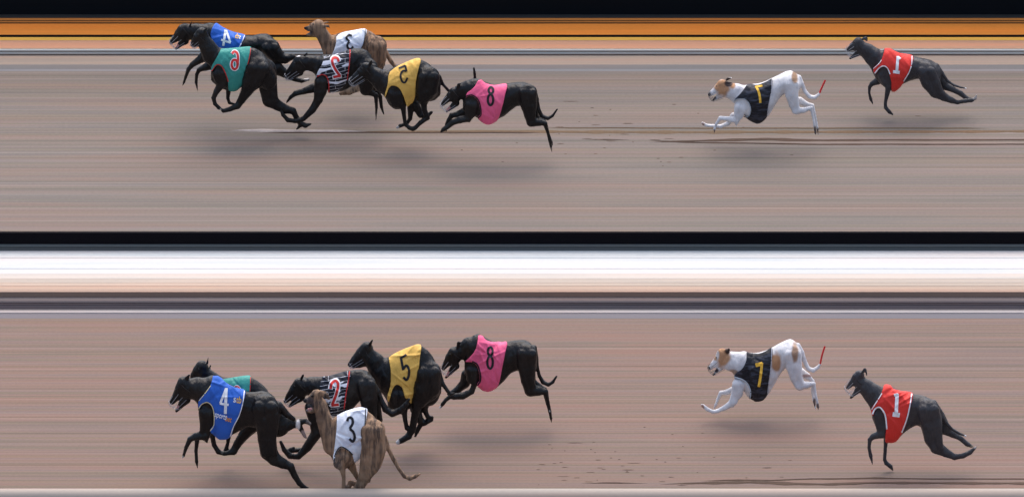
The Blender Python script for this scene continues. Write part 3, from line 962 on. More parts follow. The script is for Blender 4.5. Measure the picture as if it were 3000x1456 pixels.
U1 = dict(o=(2440, 80), s=4.167, Y=2.75, upper=True,
    T=[(490,480,560),(530,430,640),(580,340,690),(640,262,740),(700,265,775),(760,290,770),(840,325,700),(920,345,660),(980,362,640),(1060,385,625),(1150,400,680),(1230,430,740),(1290,470,700),(1320,520,620)],
    neck=[(330,235,72),(420,295,98),(500,365,118),(570,430,128)], head=[(312,185,62),(250,235,48),(185,280,24)], cheek=[(322,245,66)], jaw=[(335,300,50),(268,345,26),(212,382,16)],
    ears=[[(360,150,16),(395,140,18),(415,165,14)],[(370,135,14),(405,125,14),(425,150,10)]],
    legs=[([(620,585,74),(655,660,66),(688,720,44)],N,N,'shoulder'),([(682,720,42),(662,820,29),(640,930,20),(645,985,24),(690,1035,24),(732,1070,10)],N,N),
          ([(545,660,50),(480,690,31),(450,730,22),(443,800,16),(462,880,20),(490,945,7)],Fr,Fr),
          ([(1140,540,118),(1195,670,118),(1260,785,88),(1350,850,56),(1450,895,40),(1520,920,26)],N,N,'thigh'),([(1520,920,25),(1620,900,28),(1690,895,26),(1738,870,20),(1755,830,9)],N,N),
          ([(1270,590,70),(1370,720,52),(1460,760,38),(1560,810,34),(1620,860,28),(1700,890,18)],Fr,Fr)],
    tail=[(1270,470,28),(1330,560,24),(1400,660,18),(1480,710,16),(1560,735,14),(1630,748,9)],
    patch=[(1630,748,18,14,WHITE),(1740,850,34,40,(0.38,0.35,0.33))], eye=[(262,190,8)],
    vest=dict(mat=V1, poly=[(632,258),(700,258),(760,292),(830,318),(975,348),(970,450),(940,550),(870,670),(800,765),(720,795),(712,680),(690,580),(660,510),(620,485),(570,510),(515,575),(490,505),(560,440),(600,380)],
        trim=[(4,7,11,W_),(11,15,13,W_),(16,18,8,W_)],
        num=[(W_,0.005,[([(795,355),(780,555)],34),([(796,362),(826,388)],26),([(735,545),(816,556)],38)])]))
L7 = dict(wire=M_WIRE2, o=(2020, 960), s=4.1667, Y=1.62, upper=False,
    T=[(550,480,620),(600,350,700),(660,295,770),(720,305,850),(800,315,888),(860,305,890),(920,285,860),(970,265,800),(1020,240,720),(1080,205,610),(1130,180,530),(1180,160,480),(1230,145,480),(1280,165,480),(1320,200,440),(1350,250,380)],
    neck=[(425,375,92),(500,405,122),(590,425,138)], head=[(400,318,70),(360,378,58),(300,448,44),(252,490,27)], cheek=[(415,410,76)], jaw=[(390,470,48),(330,530,22),(290,575,13)],
    ears=[[(440,280,20),(470,300,20),(480,260,14)],[(450,270,18),(490,270,14)]],
    legs=[([(600,690,82),(580,800,72),(535,885,50)],N,N,'shoulder'),([(540,900,46),(440,970,34),(340,1015,25),(290,1025,24),(220,995,24),(165,950,22),(148,935,10)],N,N),([(545,890,34),(525,960,16)],N,N),
          ([(530,760,45),(440,790,32),(385,792,27),(350,860,20),(320,940,17),(300,985,9)],Fr,Fr),
          ([(1262,320,108),(1275,470,98),(1305,605,78),(1345,700,64)],N,N,'thigh'),([(1350,708,60),(1440,695,42),(1512,680,26)],N,N),([(1515,685,24),(1535,800,18),(1552,880,18),(1568,960,17),(1576,1005,5)],N,N),
          ([(1350,540,60),(1440,590,40),(1500,650,26),(1502,780,18),(1518,880,18),(1540,990,9)],Fr,Fr)],
    tail=[(1320,220,38),(1370,300,30),(1402,400,27),(1450,500,27),(1510,520,28),(1565,485,22),(1598,440,14)], wrap=[(1596,442),(1618,335),(1652,228)],
    patch=[(400,350,105,130,FAWN),(285,455,72,62,WHITE),(340,340,22,60,(0.5,0.46,0.44)),(470,280,34,42,(0.045,0.03,0.025)),(236,492,20,28,(0.02,0.018,0.02)),(330,520,28,26,(0.05,0.04,0.045)),(295,570,24,22,(0.03,0.025,0.028)),
           (530,545,70,38,(0.40,0.29,0.22)),(1055,420,62,120,FAWN),(1290,300,42,120,(0.34,0.22,0.15)),(1440,585,60,22,(0.4,0.28,0.26)),(1525,910,18,60,(0.12,0.09,0.085)),(1568,960,20,44,(0.16,0.12,0.11)),(160,965,20,30,(0.3,0.18,0.14))],
    eye=[(331,362,10)],
    vest=dict(mat=V7, poly=[(695,290),(760,306),(850,310),(930,280),(1012,242),(1005,400),(990,560),(970,700),(960,800),(900,885),(800,902),(725,872),(735,780),(700,690),(640,640),(545,610),(570,550),(640,500),(690,400)],
        trim=[(4,8,8,flat_mat('grey piping',(0.45,0.45,0.5))),(11,15,15,flat_mat('light piping',(0.50,0.56,0.62)))],
        num=[(Yl_,0.005,[([(806,456),(892,436)],46),([(884,426),(872,560),(846,722)],32)])]))
U7 = dict(wire=M_WIRE2, o=(2020, 180), s=4.807, Y=2.05, upper=True,
    T=[(620,500,570),(680,430,650),(750,370,740),(820,335,800),(900,330,845),(960,325,865),(1020,310,855),(1080,285,800),(1140,255,730),(1200,230,620),(1280,190,500),(1360,155,440),(1430,145,450),(1490,170,450),(1540,210,420),(1570,260,360)],
    neck=[(490,385,92),(570,415,118),(660,440,132)], head=[(460,328,74),(400,383,58),(330,440,42),(286,474,26)], cheek=[(470,420,76)], jaw=[(440,480,48),(372,522,25),(332,550,16)],
    ears=[[(510,290,20),(550,310,20),(585,305,14)],[(510,270,18),(545,245,20),(590,235,14)]],
    legs=[([(720,650,96),(695,755,70),(660,825,48)],N,N,'shoulder'),([(650,830,45),(540,812,38),(440,800,29)],N,N),([(432,802,27),(380,880,20),(355,950,18),(345,1018,7)],N,N),([(668,840,34),(658,908,12)],N,N),
          ([(620,770,50),(540,878,32),(440,918,28),(340,910,24),(240,905,24),(195,880,22),(178,862,12)],Fr,Fr),
          ([(1440,330,108),(1440,470,92),(1470,600,75),(1500,690,58)],N,N,'thigh'),([(1500,700,56),(1610,690,40),(1720,650,24)],N,N),([(1716,680,22),(1745,800,18),(1760,900,18),(1773,1000,16),(1778,1050,5)],N,N),
          ([(1550,560,60),(1650,610,38),(1732,620,24),(1760,720,18),(1785,860,18),(1803,950,18),(1816,1050,5)],Fr,Fr)],
    tail=[(1540,230,38),(1580,310,30),(1622,420,28),(1690,500,30),(1760,512,28),(1815,475,22),(1835,445,14)], wrap=[(1832,450),(1868,362),(1912,270)],
    patch=[(450,370,115,130,FAWN),(600,330,50,60,FAWN),(325,450,75,60,WHITE),(545,260,50,34,(0.06,0.04,0.032)),(550,320,60,40,(0.06,0.045,0.045)),(280,470,24,28,(0.02,0.018,0.02)),(350,520,30,24,(0.05,0.045,0.05)),(330,550,26,22,(0.02,0.02,0.025)),
           (1480,230,44,95,(0.30,0.19,0.12)),(1768,980,24,60,(0.13,0.1,0.09)),(1808,990,22,60,(0.13,0.1,0.09)),(190,885,24,26,(0.3,0.2,0.17)),(345,1000,18,40,(0.15,0.11,0.1))],
    eye=[(380,352,10)],
    vest=dict(mat=V7, poly=[(810,325),(860,316),(960,330),(1080,285),(1168,248),(1160,400),(1140,520),(1115,650),(1100,770),(1030,855),(940,884),(850,845),(755,775),(820,775),(853,700),(830,600),(770,545),(680,545),(620,570),(650,520),(720,450)],
        trim=[(4,8,8,flat_mat('grey piping',(0.45,0.45,0.5))),(12,18,12,flat_mat('light piping',(0.42,0.46,0.5)))],
        num=[(Yl_,0.005,[([(1026,344),(925,362)],27),([(934,352),(968,415),(990,500),(998,588)],32)])]))
L8 = dict(o=(1250, 950), s=3.788, Y=1.38, upper=False,
    T=[(420,380,560),(470,220,600),(520,130,640),(570,108,670),(620,140,725),(680,172,745),(740,195,725),(800,205,680),(860,205,625),(930,190,540),(1000,180,510),(1080,178,520),(1140,200,560),(1190,260,560),(1220,340,500)],
    neck=[(335,335,72),(410,285,88),(480,245,108),(540,260,140)], head=[(300,308,60),(262,368,55),(218,438,40),(186,488,24)], cheek=[(308,395,58)], jaw=[(318,460,48),(260,532,28),(216,588,16)],
    ears=[[(345,255,20),(355,205,20),(380,200,10)],[(360,240,16),(375,215,12)]],
    legs=[([(505,520,74),(505,600,64),(535,650,34)],N,N,'shoulder'),([(535,650,32),(500,745,32),(400,792,42),(300,800,36),(262,800,26),(215,835,22),(180,880,22),(148,925,12)],N,N),
          ([(450,560,68),(425,650,58),(350,720,42),(280,765,34),(245,770,22)],Fr,Fr),
          ([(1112,330,118),(1112,480,100),(1122,620,78),(1152,730,68)],N,N,'thigh'),([(1152,738,64),(1240,735,58),(1312,742,36)],N,N),([(1320,755,30),(1345,860,20),(1365,960,20),(1380,1040,15),(1388,1098,4)],N,N),
          ([(1130,420,80),(1150,640,60),(1230,695,50),(1305,720,30),(1338,880,16),(1372,1000,13),(1392,1060,5)],Fr,Fr)],
    tail=[(1190,260,34),(1215,370,26),(1226,470,20),(1250,570,20),(1290,640,24),(1350,668,22),(1400,640,18),(1442,575,12)],
    patch=[(146,918,16,22,WHITE),(1366,962,9,10,(0.4,0.4,0.4)),(1386,1075,12,22,(0.12,0.08,0.06))], eye=[(262,330,9)], tongue=[(250,520),(232,555),(222,575)],
    vest=dict(mat=V8, poly=[(570,118),(620,124),(660,172),(740,194),(888,192),(870,330),(840,480),(800,668),(740,740),(670,760),(600,725),(555,672),(585,620),(580,530),(550,450),(500,420),(425,415),(470,370),(530,300),(560,210)],
        trim=[(11,15,16,K_)],
        num=[(K_,0.005,[(ring(706,300,27,47),25),(ring(704,422,31,68),25)])]))
U8 = dict(o=(1250, 180), s=4.309, Y=1.72, upper=True,
    T=[(460,480,620),(510,330,660),(570,240,680),(640,240,710),(700,250,770),(770,280,795),(840,300,775),(910,305,720),(980,298,690),(1060,282,620),(1140,272,560),(1230,272,560),(1300,300,600),(1350,350,600),(1385,430,540)],
    neck=[(380,405,78),(460,365,98),(540,345,112),(600,340,110)], head=[(342,390,60),(300,438,52),(242,500,38),(198,548,22)], cheek=[(358,465,62)], jaw=[(368,530,48),(302,590,28),(252,636,16)],
    ears=[[(395,330,20),(405,295,20),(430,285,10)],[(400,320,16),(425,295,12)]],
    legs=[([(572,555,92),(555,655,70),(520,725,46)],N,N,'shoulder'),([(520,722,46),(420,740,46),(330,772,38),(260,830,32),(210,862,28),(182,892,14)],N,N),([(530,725,30),(540,765,10)],N,N),
          ([(480,640,60),(400,668,42),(320,682,36),(280,740,27),(252,800,24),(245,885,10)],Fr,Fr),
          ([(1280,400,118),(1290,560,104),(1302,680,74),(1322,768,60)],N,N,'thigh'),([(1322,770,60),(1420,768,52),(1490,780,34)],N,N),([(1495,790,30),(1530,900,20),(1555,1000,22),(1570,1080,16),(1580,1148,5)],N,N),
          ([(1320,560,70),(1380,720,44),(1480,755,28),(1540,920,16),(1580,1020,13),(1592,1070,5)],Fr,Fr)],
    tail=[(1355,360,34),(1390,480,26),(1410,600,26),(1450,690,26),(1530,722,24),(1590,690,18),(1648,605,12)],
    patch=[(1572,1110,14,26,(0.2,0.16,0.13))], eye=[(290,400,9)], tongue=[(300,575),(272,605),(258,622)],
    vest=dict(mat=V8, poly=[(645,246),(690,232),(740,272),(850,300),(1012,288),(990,430),(960,560),(905,732),(840,785),(770,804),(700,775),(640,715),(675,670),(665,560),(630,480),(570,440),(520,445),(488,465),(510,400),(570,355),(610,310)],
        trim=[(11,17,15,K_)],
        num=[(K_,0.005,[(ring(812,368,29,40),28),(ring(806,488,34,68),29)])]))
L5 = dict(o=(800, 960), s=2.52, Y=0.86, upper=False,
    T=[(785,290,430),(850,218,560),(900,190,620),(950,170,625),(1000,148,600),(1050,130,580),(1095,135,570),(1140,165,580),(1180,215,570),(1215,290,540),(1240,380,480)],
    neck=[(705,195,52),(750,250,72),(800,320,95),(850,380,115)], head=[(690,148,46),(652,183,40),(606,233,31),(568,271,19)], cheek=[(688,205,48)], jaw=[(685,250,38),(640,275,22),(592,288,12)],
    ears=[[(715,125,14),(732,92,8)],[(722,140,16),(730,180,8)]],
    legs=[([(920,500,78),(915,560,70),(955,600,40)],N,N,'shoulder'),([(965,590,24),(975,680,17),(988,740,17),(1040,765,13)],N,N),
          ([(1150,330,92),(1135,450,98),(1085,535,58)],N,N,'thigh'),([(1075,530,46),(1048,640,28),(1030,740,26),(1000,800,26),(950,830,22),(922,845,18)],N,N),
          ([(1120,540,50),(1118,600,24),(1140,655,16),(1175,660,12)],Fr,Fr),([(1050,600,40),(1085,680,28),(1115,700,24),(1168,678,17)],Fr,Fr),([(1095,700,22),(1062,765,16),(1050,800,9)],Fr,Fr)],
    tail=[(1215,300,20),(1250,410,16),(1288,465,14),(1312,490,12),(1336,482,8)], ytail=-0.02,
    patch=[(918,845,16,26,WHITE)], eye=[(638,185,6)],
    vest=dict(mat=V5, poly=[(852,218),(900,186),(1000,142),(1090,122),(1085,220),(1070,350),(1045,450),(1020,565),(995,520),(975,520),(950,440),(910,420),(880,460),(855,550),(842,510),(865,420),(868,320)],
        trim=[], num=[(K_,0.005,[([(985,198),(938,226)],18),([(944,222),(961,312)],18),([(958,306),(985,278),(1004,312),(1000,360),(984,384),(962,364)],18)])]))
U5 = dict(o=(800, 40), s=3.472, Y=2.02, upper=True,
    T=[(1060,620,760),(1140,590,850),(1180,580,930),(1230,550,970),(1290,530,975),(1350,505,940),(1410,480,900),(1470,462,890),(1530,485,890),(1590,520,895),(1650,590,880),(1700,690,830)],
    neck=[(975,585,66),(1050,640,92),(1120,690,115)], head=[(950,552,58),(900,598,50),(842,650,40),(788,690,24)], cheek=[(945,600,54)], jaw=[(935,640,44),(870,690,26),(822,730,14)],
    ears=[[(985,520,18),(1000,485,12)],[(990,520,16),(1010,500,10)]],
    legs=[([(1240,825,95),(1265,895,76),(1310,930,44)],N,N,'shoulder'),([(1322,945,30),(1335,1060,20),(1345,1130,20),(1390,1165,22),(1430,1170,20)],N,N),
          ([(1400,960,36),(1395,1070,22),(1360,1120,19),(1300,1140,20),(1265,1160,16)],Fr,Fr),
          ([(1580,650,118),(1560,780,114),(1530,865,66)],N,N,'thigh'),([(1530,885,42),(1540,980,26),(1568,1060,28),(1500,1110,24),(1450,1160,22),(1420,1185,16)],N,N),
          ([(1440,920,50),(1500,1030,34),(1560,1050,27),(1612,1005,16)],Fr,Fr)],
    tail=[(1690,640,20),(1725,720,16),(1784,785,15),(1880,820,14),(1990,780,14),(2055,670,15),(2050,610,15),(2042,555,11)], ytail=0.05,
    patch=[(1262,1160,20,20,(0.4,0.38,0.37))], eye=[(905,560,8)],
    vest=dict(mat=V5, poly=[(1185,595),(1250,545),(1350,495),(1460,454),(1505,470),(1480,570),(1455,700),(1445,850),(1400,945),(1370,970),(1345,900),(1320,830),(1280,760),(1220,735),(1180,760),(1140,860),(1135,830),(1165,720),(1170,650)],
        trim=[], num=[(K_,0.005,[([(1278,556),(1345,532)],20),([(1345,530),(1358,592)],20),([(1356,590),(1320,585),(1297,630),(1312,690),(1342,702),(1368,655)],20)])]))
L2 = dict(o=(800, 960), s=2.52, Y=0.50, upper=False,
    T=[(320,390,540),(400,365,620),(460,350,650),(520,335,640),(570,318,620),(620,310,560),(660,312,520),(700,325,520),(740,370,540),(765,430,540)],
    neck=[(220,430,56),(290,432,74),(360,445,88)], head=[(195,418,50),(165,453,43),(126,503,32),(96,539,19)], cheek=[(200,475,48)], jaw=[(198,510,40),(160,545,22),(122,578,12)],
    ears=[[(210,375,12),(222,348,9)],[(225,375,14),(238,370,10)]],
    legs=[([(290,590,58),(312,690,48),(324,765,44)],N,N,'shoulder'),([(322,775,42),(252,880,34),(188,950,22),(125,945,23),(82,900,18),(56,840,12)],N,N),
          ([(200,900,18),(95,915,14),(130,895,13),(155,882,9)],Fr,Fr),
          ([(690,420,72),(705,520,66),(712,620,55),(720,700,45)],N,N,'thigh'),([(745,540,50),(775,620,26),(785,680,24),(765,730,24)],Fr,Fr)],
    tail=[(735,395,16),(775,465,18),(800,540,20),(830,600,25),(880,630,28),(940,610,25),(985,560,18),(1005,525,9)], ytail=-0.05,
    eye=[(160,430,6)],
    vest=dict(mat=V2, poly=[(365,360),(430,348),(570,316),(560,400),(545,480),(530,600),(500,645),(430,660),(415,580),(380,530),(345,450),(350,400)],
        trim=[(2,5,8,Rd_)], num=[(W_,0.003,[([(422,452),(432,408),(462,386),(482,418),(468,490),(436,572)],34),([(424,570),(490,566)],34)]),(Rd_,0.006,[([(424,450),(433,410),(462,390),(480,420),(466,490),(436,568)],20),([(430,572),(486,566)],20)])]))
U2 = dict(o=(800, 40), s=3.472, Y=2.33, upper=True,
    T=[(440,520,680),(500,430,740),(560,425,790),(630,420,800),(700,400,790),(770,375,760),(830,360,720),(900,360,720),(960,385,760),(1010,450,800),(1050,540,790),(1080,620,740)],
    neck=[(300,498,70),(390,508,84),(480,530,100)], head=[(265,488,60),(222,538,50),(167,598,36),(130,638,21)], cheek=[(278,550,58)], jaw=[(268,600,43),(212,640,24),(162,668,13)],
    ears=[[(320,430,14),(345,405,9)],[(325,430,14),(350,412,9)]],
    legs=[([(490,700,72),(480,795,66),(460,875,48)],N,N,'shoulder'),([(460,880,44),(400,980,38),(312,1070,26),(230,1095,24),(150,1085,24),(100,1030,20),(80,990,12)],N,N),
          ([(410,760,50),(320,790,34),(232,812,28),(182,850,20),(150,890,13),(135,915,5)],Fr,Fr),
          ([(960,560,110),(950,700,92),(940,780,60)],N,N,'thigh'),([(960,790,44),(1045,830,24),(1052,960,15),(1045,1088,6)],N,N),([(1040,780,40),(1090,850,22),(1102,950,17),(1126,1025,8)],Fr,Fr)],
    tail=None, patch=[(255,428,22,14,WHITE)], eye=[(222,505,8)],
    vest=dict(mat=V2, poly=[(515,434),(590,424),(690,398),(790,368),(785,480),(775,570),(760,680),(700,765),(620,805),(560,812),(560,720),(540,650),(500,630),(450,650),(430,660),(450,600),(500,510)],
        trim=[(3,6,9,Rd_),(9,13,10,Rd_)], num=[(W_,0.003,[([(672,492),(654,450),(612,448),(598,496),(630,570),(682,640)],44),([(604,652),(696,632)],44)]),(Rd_,0.006,[([(668,492),(652,455),(614,453),(602,496),(632,568),(680,636)],26),([(612,650),(690,634)],26)])]))
L3 = dict(wires=False, wire=M_WIRE2, o=(800, 960), s=2.52, Y=-0.06, upper=False,
    T=[(410,770,900),(450,665,1000),(480,645,1035),(530,625,1045),(590,605,1000),(640,595,960),(690,610,960),(740,650,1050),(790,710,1040),(820,780,960),(835,850,900)],
    neck=[(350,570,50),(376,680,56),(410,780,62),(440,870,72)], head=[(322,494,42),(296,516,36),(262,536,25),(238,538,17)], cheek=[(332,550,44)], jaw=[(322,590,36),(285,612,20),(254,612,14)],
    ears=[[(352,478,15),(392,500,19),(412,522,11)],[(350,470,14),(385,480,13)]],
    legs=[([(505,955,70),(492,1000,48)],N,N,'shoulder'),([(510,1030,26),(522,1100,14),(520,1180,15),(555,1172,14)],N,N),([(560,985,44),(600,1060,22),(622,1110,15)],Fr,Fr),
          ([(735,760,94),(740,900,92),(712,1020,74),(675,1100,48),(645,1160,38),(610,1205,30)],N,N,'thigh'),([(690,1090,28),(712,1135,9)],N,N),([(560,1170,20),(568,1135,14),(600,1150,20)],Fr,Fr)],
    tail=[(822,800,18),(850,890,16),(890,970,16),(930,1040,14),(970,1095,15),(1010,1110,17),(1050,1095,15),(1084,1078,8)],
    patch=[(262,560,46,50,(0.16,0.125,0.11)),(236,535,14,16,(0.02,0.018,0.02)),(268,578,34,12,(0.03,0.02,0.02)),(262,604,26,12,(0.36,0.27,0.25)),(395,505,22,26,(0.11,0.075,0.055)),(290,505,12,9,(0.02,0.015,0.012)),(350,660,34,60,(0.15,0.10,0.07)),(460,1010,60,60,(0.26,0.19,0.14))], tongue=[(292,596),(270,600),(258,603)], eye=[(285,500,7)],
    vest=dict(mat=V3, poly=[(470,645),(560,604),(690,586),(685,700),(675,820),(665,930),(605,998),(585,940),(540,900),(500,885),(465,930),(455,1000),(443,960),(455,860),(468,740)],
        trim=[(2,5,7,K_),(7,11,8,K_)], num=[(K_,0.005,[([(546,688),(558,662),(582,668),(588,702),(566,744)],19),([(566,744),(592,768),(603,808),(588,838),(563,818)],19)])]))
U3 = dict(wires=False, wire=M_WIRE2, o=(800, 40), s=3.472, Y=2.92, upper=True,
    T=[(540,340,480),(600,240,520),(660,210,540),(730,190,560),(800,180,560),(870,168,540),(940,165,540),(1000,190,600),(1060,240,620),(1110,300,580),(1140,370,520)],
    neck=[(480,180,66),(530,260,72),(570,340,78),(600,400,88)], head=[(460,120,62),(412,140,48),(362,155,29),(330,150,17)], cheek=[(460,168,60)], jaw=[(450,200,48),(390,210,25),(346,218,14)],
    ears=[[(520,130,20),(560,128,14),(576,148,7)],[(515,100,14),(558,92,12)]],
    legs=[([(1050,330,108),(1060,450,92),(1010,530,64)],N,N,'thigh'),([(1020,500,70),(930,630,70),(845,730,72),(775,790,42),(690,815,20)],N,N),([(660,500,60),(700,600,40)],N,N,'shoulder')],
    tail=[(1120,340,26),(1160,420,22),(1200,490,22),(1245,545,18)],
    patch=[(335,150,24,24,(0.04,0.035,0.035)),(365,190,40,20,(0.14,0.11,0.1)),(850,720,110,110,(0.36,0.28,0.21))], eye=[(410,110,10)],
    vest=dict(mat=V3, poly=[(640,240),(690,200),(800,174),(945,158),(940,240),(925,310),(900,370),(880,430),(780,450),(700,490),(600,440),(620,370),(640,300)],
        trim=[(3,6,8,K_)], num=[(K_,0.005,[([(802,228),(772,222),(746,250),(776,286)],22),([(776,286),(756,318),(764,356),(792,364),(814,338)],22)])]))
L4 = dict(o=(480, 1020), s=2.866, Y=0.07, upper=False,
    T=[(290,400,520),(340,280,640),(400,225,700),(460,245,755),(520,290,755),(580,320,720),(640,345,690),(700,370,655),(760,370,660),(820,360,690),(880,372,700),(930,410,680),(965,480,620),(980,550,590)],
    neck=[(200,330,78),(280,340,102),(350,360,122)], head=[(170,288,57),(145,338,52),(106,404,37),(70,450,23)], cheek=[(180,365,60)], jaw=[(178,430,48),(140,482,25),(106,526,14)],
    ears=[[(195,250,20),(212,225,10)],[(200,245,14),(216,225,8)]],
    legs=[([(356,540,66),(360,640,58),(346,720,48)],N,N,'shoulder'),([(342,728,44),(270,738,32),(220,762,24),(188,830,17),(166,900,12),(156,920,5)],N,N),([(350,750,30),(363,790,8)],N,N),
          ([(280,760,22),(270,860,15),(275,950,15),(284,1008,4)],Fr,Fr),
          ([(850,500,118),(870,620,102),(866,760,78),(882,870,74),(932,930,58),(1000,965,47),(1060,990,34)],N,N,'thigh'),([(1062,988,32),(1100,1070,27),(1138,1130,24),(1170,1160,22),(1212,1172,10)],N,N),
          ([(900,560,90),(960,650,98),(1030,640,60),(1100,636,34),(1130,640,30),(1160,690,19),(1182,735,16),(1196,752,9)],Fr,Fr,'thigh'),([(1140,618,28),(1190,610,22),(1228,635,14)],Fr,Fr),([(960,480,40),(1040,560,26),(1090,595,20)],0.0,0.0)],
    tail=None, patch=[(1126,638,18,46,(0.7,0.69,0.7)),(1182,725,34,40,(0.34,0.25,0.23)),(1215,630,24,30,(0.12,0.11,0.11)),(158,912,9,14,(0.4,0.4,0.4))],
    eye=[(100,345,7)], tongue=[(130,478),(112,505)],
    vest=dict(mat=V4, poly=[(412,228),(470,234),(520,284),(600,328),(682,350),(670,450),(640,560),(590,660),(560,750),(490,774),(430,744),(385,690),(415,640),(415,540),(395,480),(360,458),(320,475),(295,510),(290,440),(340,380),(390,310)],
        trim=[(4,8,8,W_),(11,17,7,Cr_),(18,20,5,Cr_)],
        num=[(W_,0.005,[([(524,332),(516,550)],24),([(522,340),(474,462)],20),([(470,462),(544,474)],20)])],
        text=[('sports', W_, 424, 572, 66, 0.27, False, 0.62),('bet', Or_, 512, 606, 66, 0.27, False, 0.62),('s', W_, 580, 450, 82, 0.12, False, 0.8),('tb', Yl_, 606, 456, 80, 0.12, False, 0.66)]))
U4 = dict(o=(480, 40), s=3.472, Y=2.62, upper=True,
    T=[(400,160,400),(460,110,450),(520,110,470),(580,140,470),(660,180,470),(740,205,460),(820,230,440),(900,235,420),(980,215,430),(1050,215,450),(1110,250,460),(1150,310,450),(1180,390,430)],
    neck=[(240,180,76),(330,195,94),(430,215,112)], head=[(197,168,62),(162,208,54),(112,263,36),(78,293,22)], cheek=[(205,225,62)], jaw=[(208,280,48),(160,322,25),(126,360,14)],
    ears=[[(268,125,12),(286,82,6)],[(275,130,12),(290,110,8)]],
    legs=[([(440,420,70),(360,475,40),(292,520,29),(250,570,22),(222,650,16),(205,700,13),(188,742,4)],N,N),([(480,520,60),(430,545,40),(360,572,25),(335,620,18),(328,700,16),(346,798,4)],Fr,Fr),
          ([(1080,350,100),(1150,440,80),(1230,460,56),(1310,440,34)],N,N,'thigh'),([(1150,560,70),(1240,620,42),(1330,668,26),(1400,688,22),(1470,672,16)],N,N)],
    tail=None, patch=[(1452,640,40,46,(0.5,0.47,0.45)),(1470,1120,34,30,(0.16,0.15,0.15))], eye=[(135,205,8)], tongue=[(152,315),(132,345)],
    vest=dict(mat=V4, poly=[(490,150),(530,96),(600,138),(700,184),(828,220),(800,290),(765,360),(640,410),(560,365),(520,310),(475,235),(480,180)],
        trim=[(4,6,7,W_)],
        num=[(W_,0.005,[([(628,168),(604,332)],24),([(634,172),(676,296)],21),([(584,270),(680,300)],21)])],
        text=[('s', W_, 780, 262, 70, 0.2, True, 0.8),('tb', Yl_, 760, 258, 72, 0.2, True, 0.66)]))
L6 = dict(o=(480, 1020), s=2.866, Y=0.42, upper=False,
    T=[(430,330,540),(500,262,640),(560,250,680),(640,240,690),(720,240,680),(780,270,660),(830,310,640),(870,350,600),(900,420,540)],
    neck=[(340,205,56),(400,275,80),(460,335,105)], head=[(320,152,53),(290,185,47),(256,224,33),(236,254,19)], cheek=[(325,205,48)], jaw=[(320,240,36),(285,262,20),(258,285,12)],
    ears=[[(365,125,12),(373,78,5)],[(382,170,12),(396,135,5)]],
    legs=[([(410,700,40),(408,740,22),(422,810,20),(458,868,22),(500,882,18)],N,N),([(545,720,26),(538,790,15),(520,858,20),(572,872,20)],Fr,Fr),
          ([(760,560,80),(730,660,62),(670,730,46),(620,800,36),(585,862,32)],N,N,'thigh'),([(585,865,30),(520,882,18),(490,880,12)],N,N)],
    tail=None, patch=[(488,858,12,30,(0.12,0.11,0.1))], eye=[(294,172,7)], wires=False,
    vest=dict(mat=V6, poly=[(480,262),(560,246),(690,226),(733,234),(730,300),(725,370),(700,470),(600,580),(500,520),(470,330)],
        trim=[(3,6,6,Rd_)], num=[(W_,0.003,[(ring(612,362,30,44),20)]),(Rd_,0.006,[(ring(612,362,30,44),11)])]))
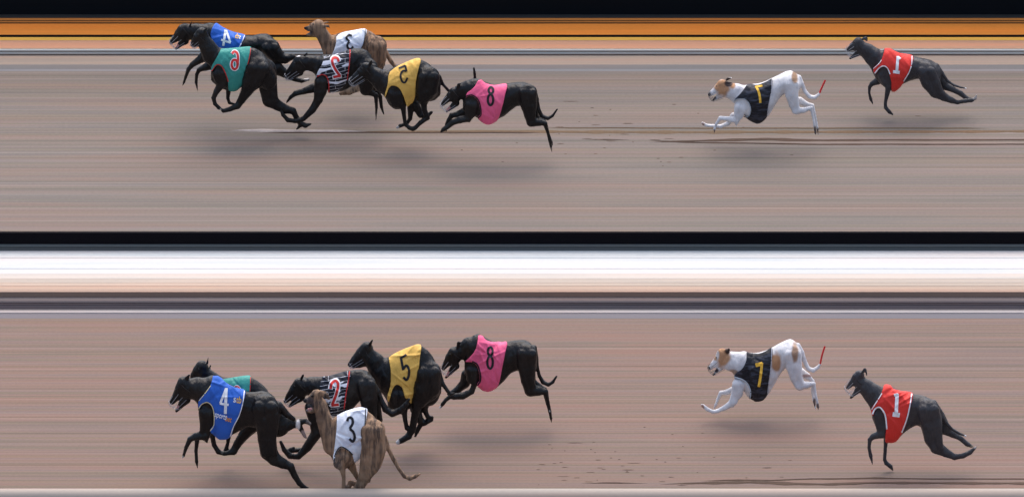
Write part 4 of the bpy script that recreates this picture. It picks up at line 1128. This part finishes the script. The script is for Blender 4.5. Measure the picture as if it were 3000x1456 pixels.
U6 = dict(o=(480, 40), s=3.472, Y=2.24, upper=True,
    T=[(480,510,680),(520,420,720),(580,365,760),(650,360,785),(720,358,790),(790,355,750),(860,350,710),(930,360,720),(1000,400,760),(1060,470,780),(1110,550,760),(1145,640,720)],
    neck=[(395,250,64),(440,330,84),(490,420,105)], head=[(385,198,58),(350,240,52),(312,290,36),(288,322,19)], cheek=[(385,245,52)], jaw=[(372,290,44),(334,318,23),(304,338,11)],
    ears=[[(420,170,14),(440,150,9)],[(425,175,14),(445,165,9)]],
    legs=[([(568,620,80),(585,690,64)],N,N,'shoulder'),([(588,715,46),(532,800,30),(506,860,24),(520,920,20),(560,960,20),(592,978,10)],N,N),
          ([(660,760,30),(650,860,18),(665,910,16),(722,925,14)],Fr,Fr),
          ([(950,560,130),(900,680,108),(850,780,64),(790,880,42),(750,940,34)],N,N,'thigh'),([(748,942,33),(670,975,25),(606,992,22)],N,N),
          ([(1040,560,100),(1055,660,96),(1062,760,92),(1082,880,82),(1150,930,58),(1235,975,50),(1310,990,36)],Fr,Fr,'thigh'),([(1315,992,32),(1350,1060,28),(1385,1110,28),(1440,1140,26),(1492,1125,12)],Fr,Fr),([(1400,1130,24),(1350,1178,9)],Fr,Fr)],
    tail=None, patch=[(578,975,10,12,(0.3,0.28,0.27))], eye=[(350,215,8)],
    vest=dict(mat=V6, poly=[(580,358),(700,350),(860,336),(890,350),(880,430),(850,560),(820,690),(770,765),(720,796),(660,785),(650,700),(620,610),(580,540),(540,530),(500,580),(478,600),(485,540),(530,460)],
        trim=[(3,6,8,Rd_),(10,15,9,Rd_)], num=[(W_,0.003,[(ring(720,520,30,48),40),([(752,520),(754,440),(742,398),(716,386),(694,412)],38)]),(Rd_,0.006,[(ring(720,520,30,48),24),([(752,520),(754,440),(742,400),(716,388),(694,410)],23)])]))

DOGS = [
    ('a', L3, M_BRINDLE, BROWN, 'brown brindle greyhound in white vest 3, lower strip, nearest the bottom rail', 'black 3'),
    ('b', L4, M_BLACK, BLACK, 'black greyhound in blue vest 4 leading the lower strip', 'white 4'),
    ('c', L6, M_BLACK, BLACK, 'black greyhound in green vest half hidden behind blue vest 4, lower strip', 'red 6 edged in white, half hidden'),
    ('d', L2, M_BLACK, BLACK, 'black greyhound in black and white striped vest 2, lower strip', 'red 2 edged in white'),
    ('e', L5, M_BLACK, BLACK, 'black greyhound in yellow vest 5, lower strip, legs gathered beneath it', 'black 5'),
    ('f', L8, M_BLACK, BLACK, 'black greyhound in pink vest 8, lower strip, head down', 'black 8'),
    ('g', L7, M_LIGHT, WHITE, 'white and fawn greyhound in navy vest 7, lower strip, red tape on tail', 'yellow 7'),
    ('h', L1, M_BLACK, DGREY, 'charcoal greyhound in red vest 1, last in the lower strip', 'white 1'),
    ('i', U4, M_BLACK, BLACK, 'black greyhound in blue vest with reversed 4, leading the upper strip', 'reversed white 4'),  # from here on: the mirror's reflections, added as a second set of solid dogs
    ('j', U6, M_BLACK, BLACK, 'black greyhound in green vest with reversed red 6, upper strip', 'reversed red 6 edged in white'),
    ('k', U3, M_BRINDLE, BROWN, 'brown brindle greyhound in white vest with reversed 3, against the orange stand front', 'reversed black 3'),
    ('l', U2, M_BLACK, BLACK, 'black greyhound in black and white striped vest with reversed 2, upper strip', 'reversed red 2 edged in white'),
    ('m', U5, M_BLACK, BLACK, 'black greyhound in yellow vest with reversed 5, upper strip', 'reversed black 5'),
    ('n', U8, M_BLACK, BLACK, 'black greyhound in pink vest 8, upper strip, tail curled behind', 'black 8'),
    ('o', U7, M_LIGHT, WHITE, 'white and fawn greyhound in navy vest with reversed 7, upper strip', 'reversed yellow 7'),
    ('p', U1, M_BLACK, DGREY, 'charcoal greyhound in red vest with reversed 1, last in the upper strip', 'reversed white 1'),
]
for args in DOGS:
    build_dog(*args)
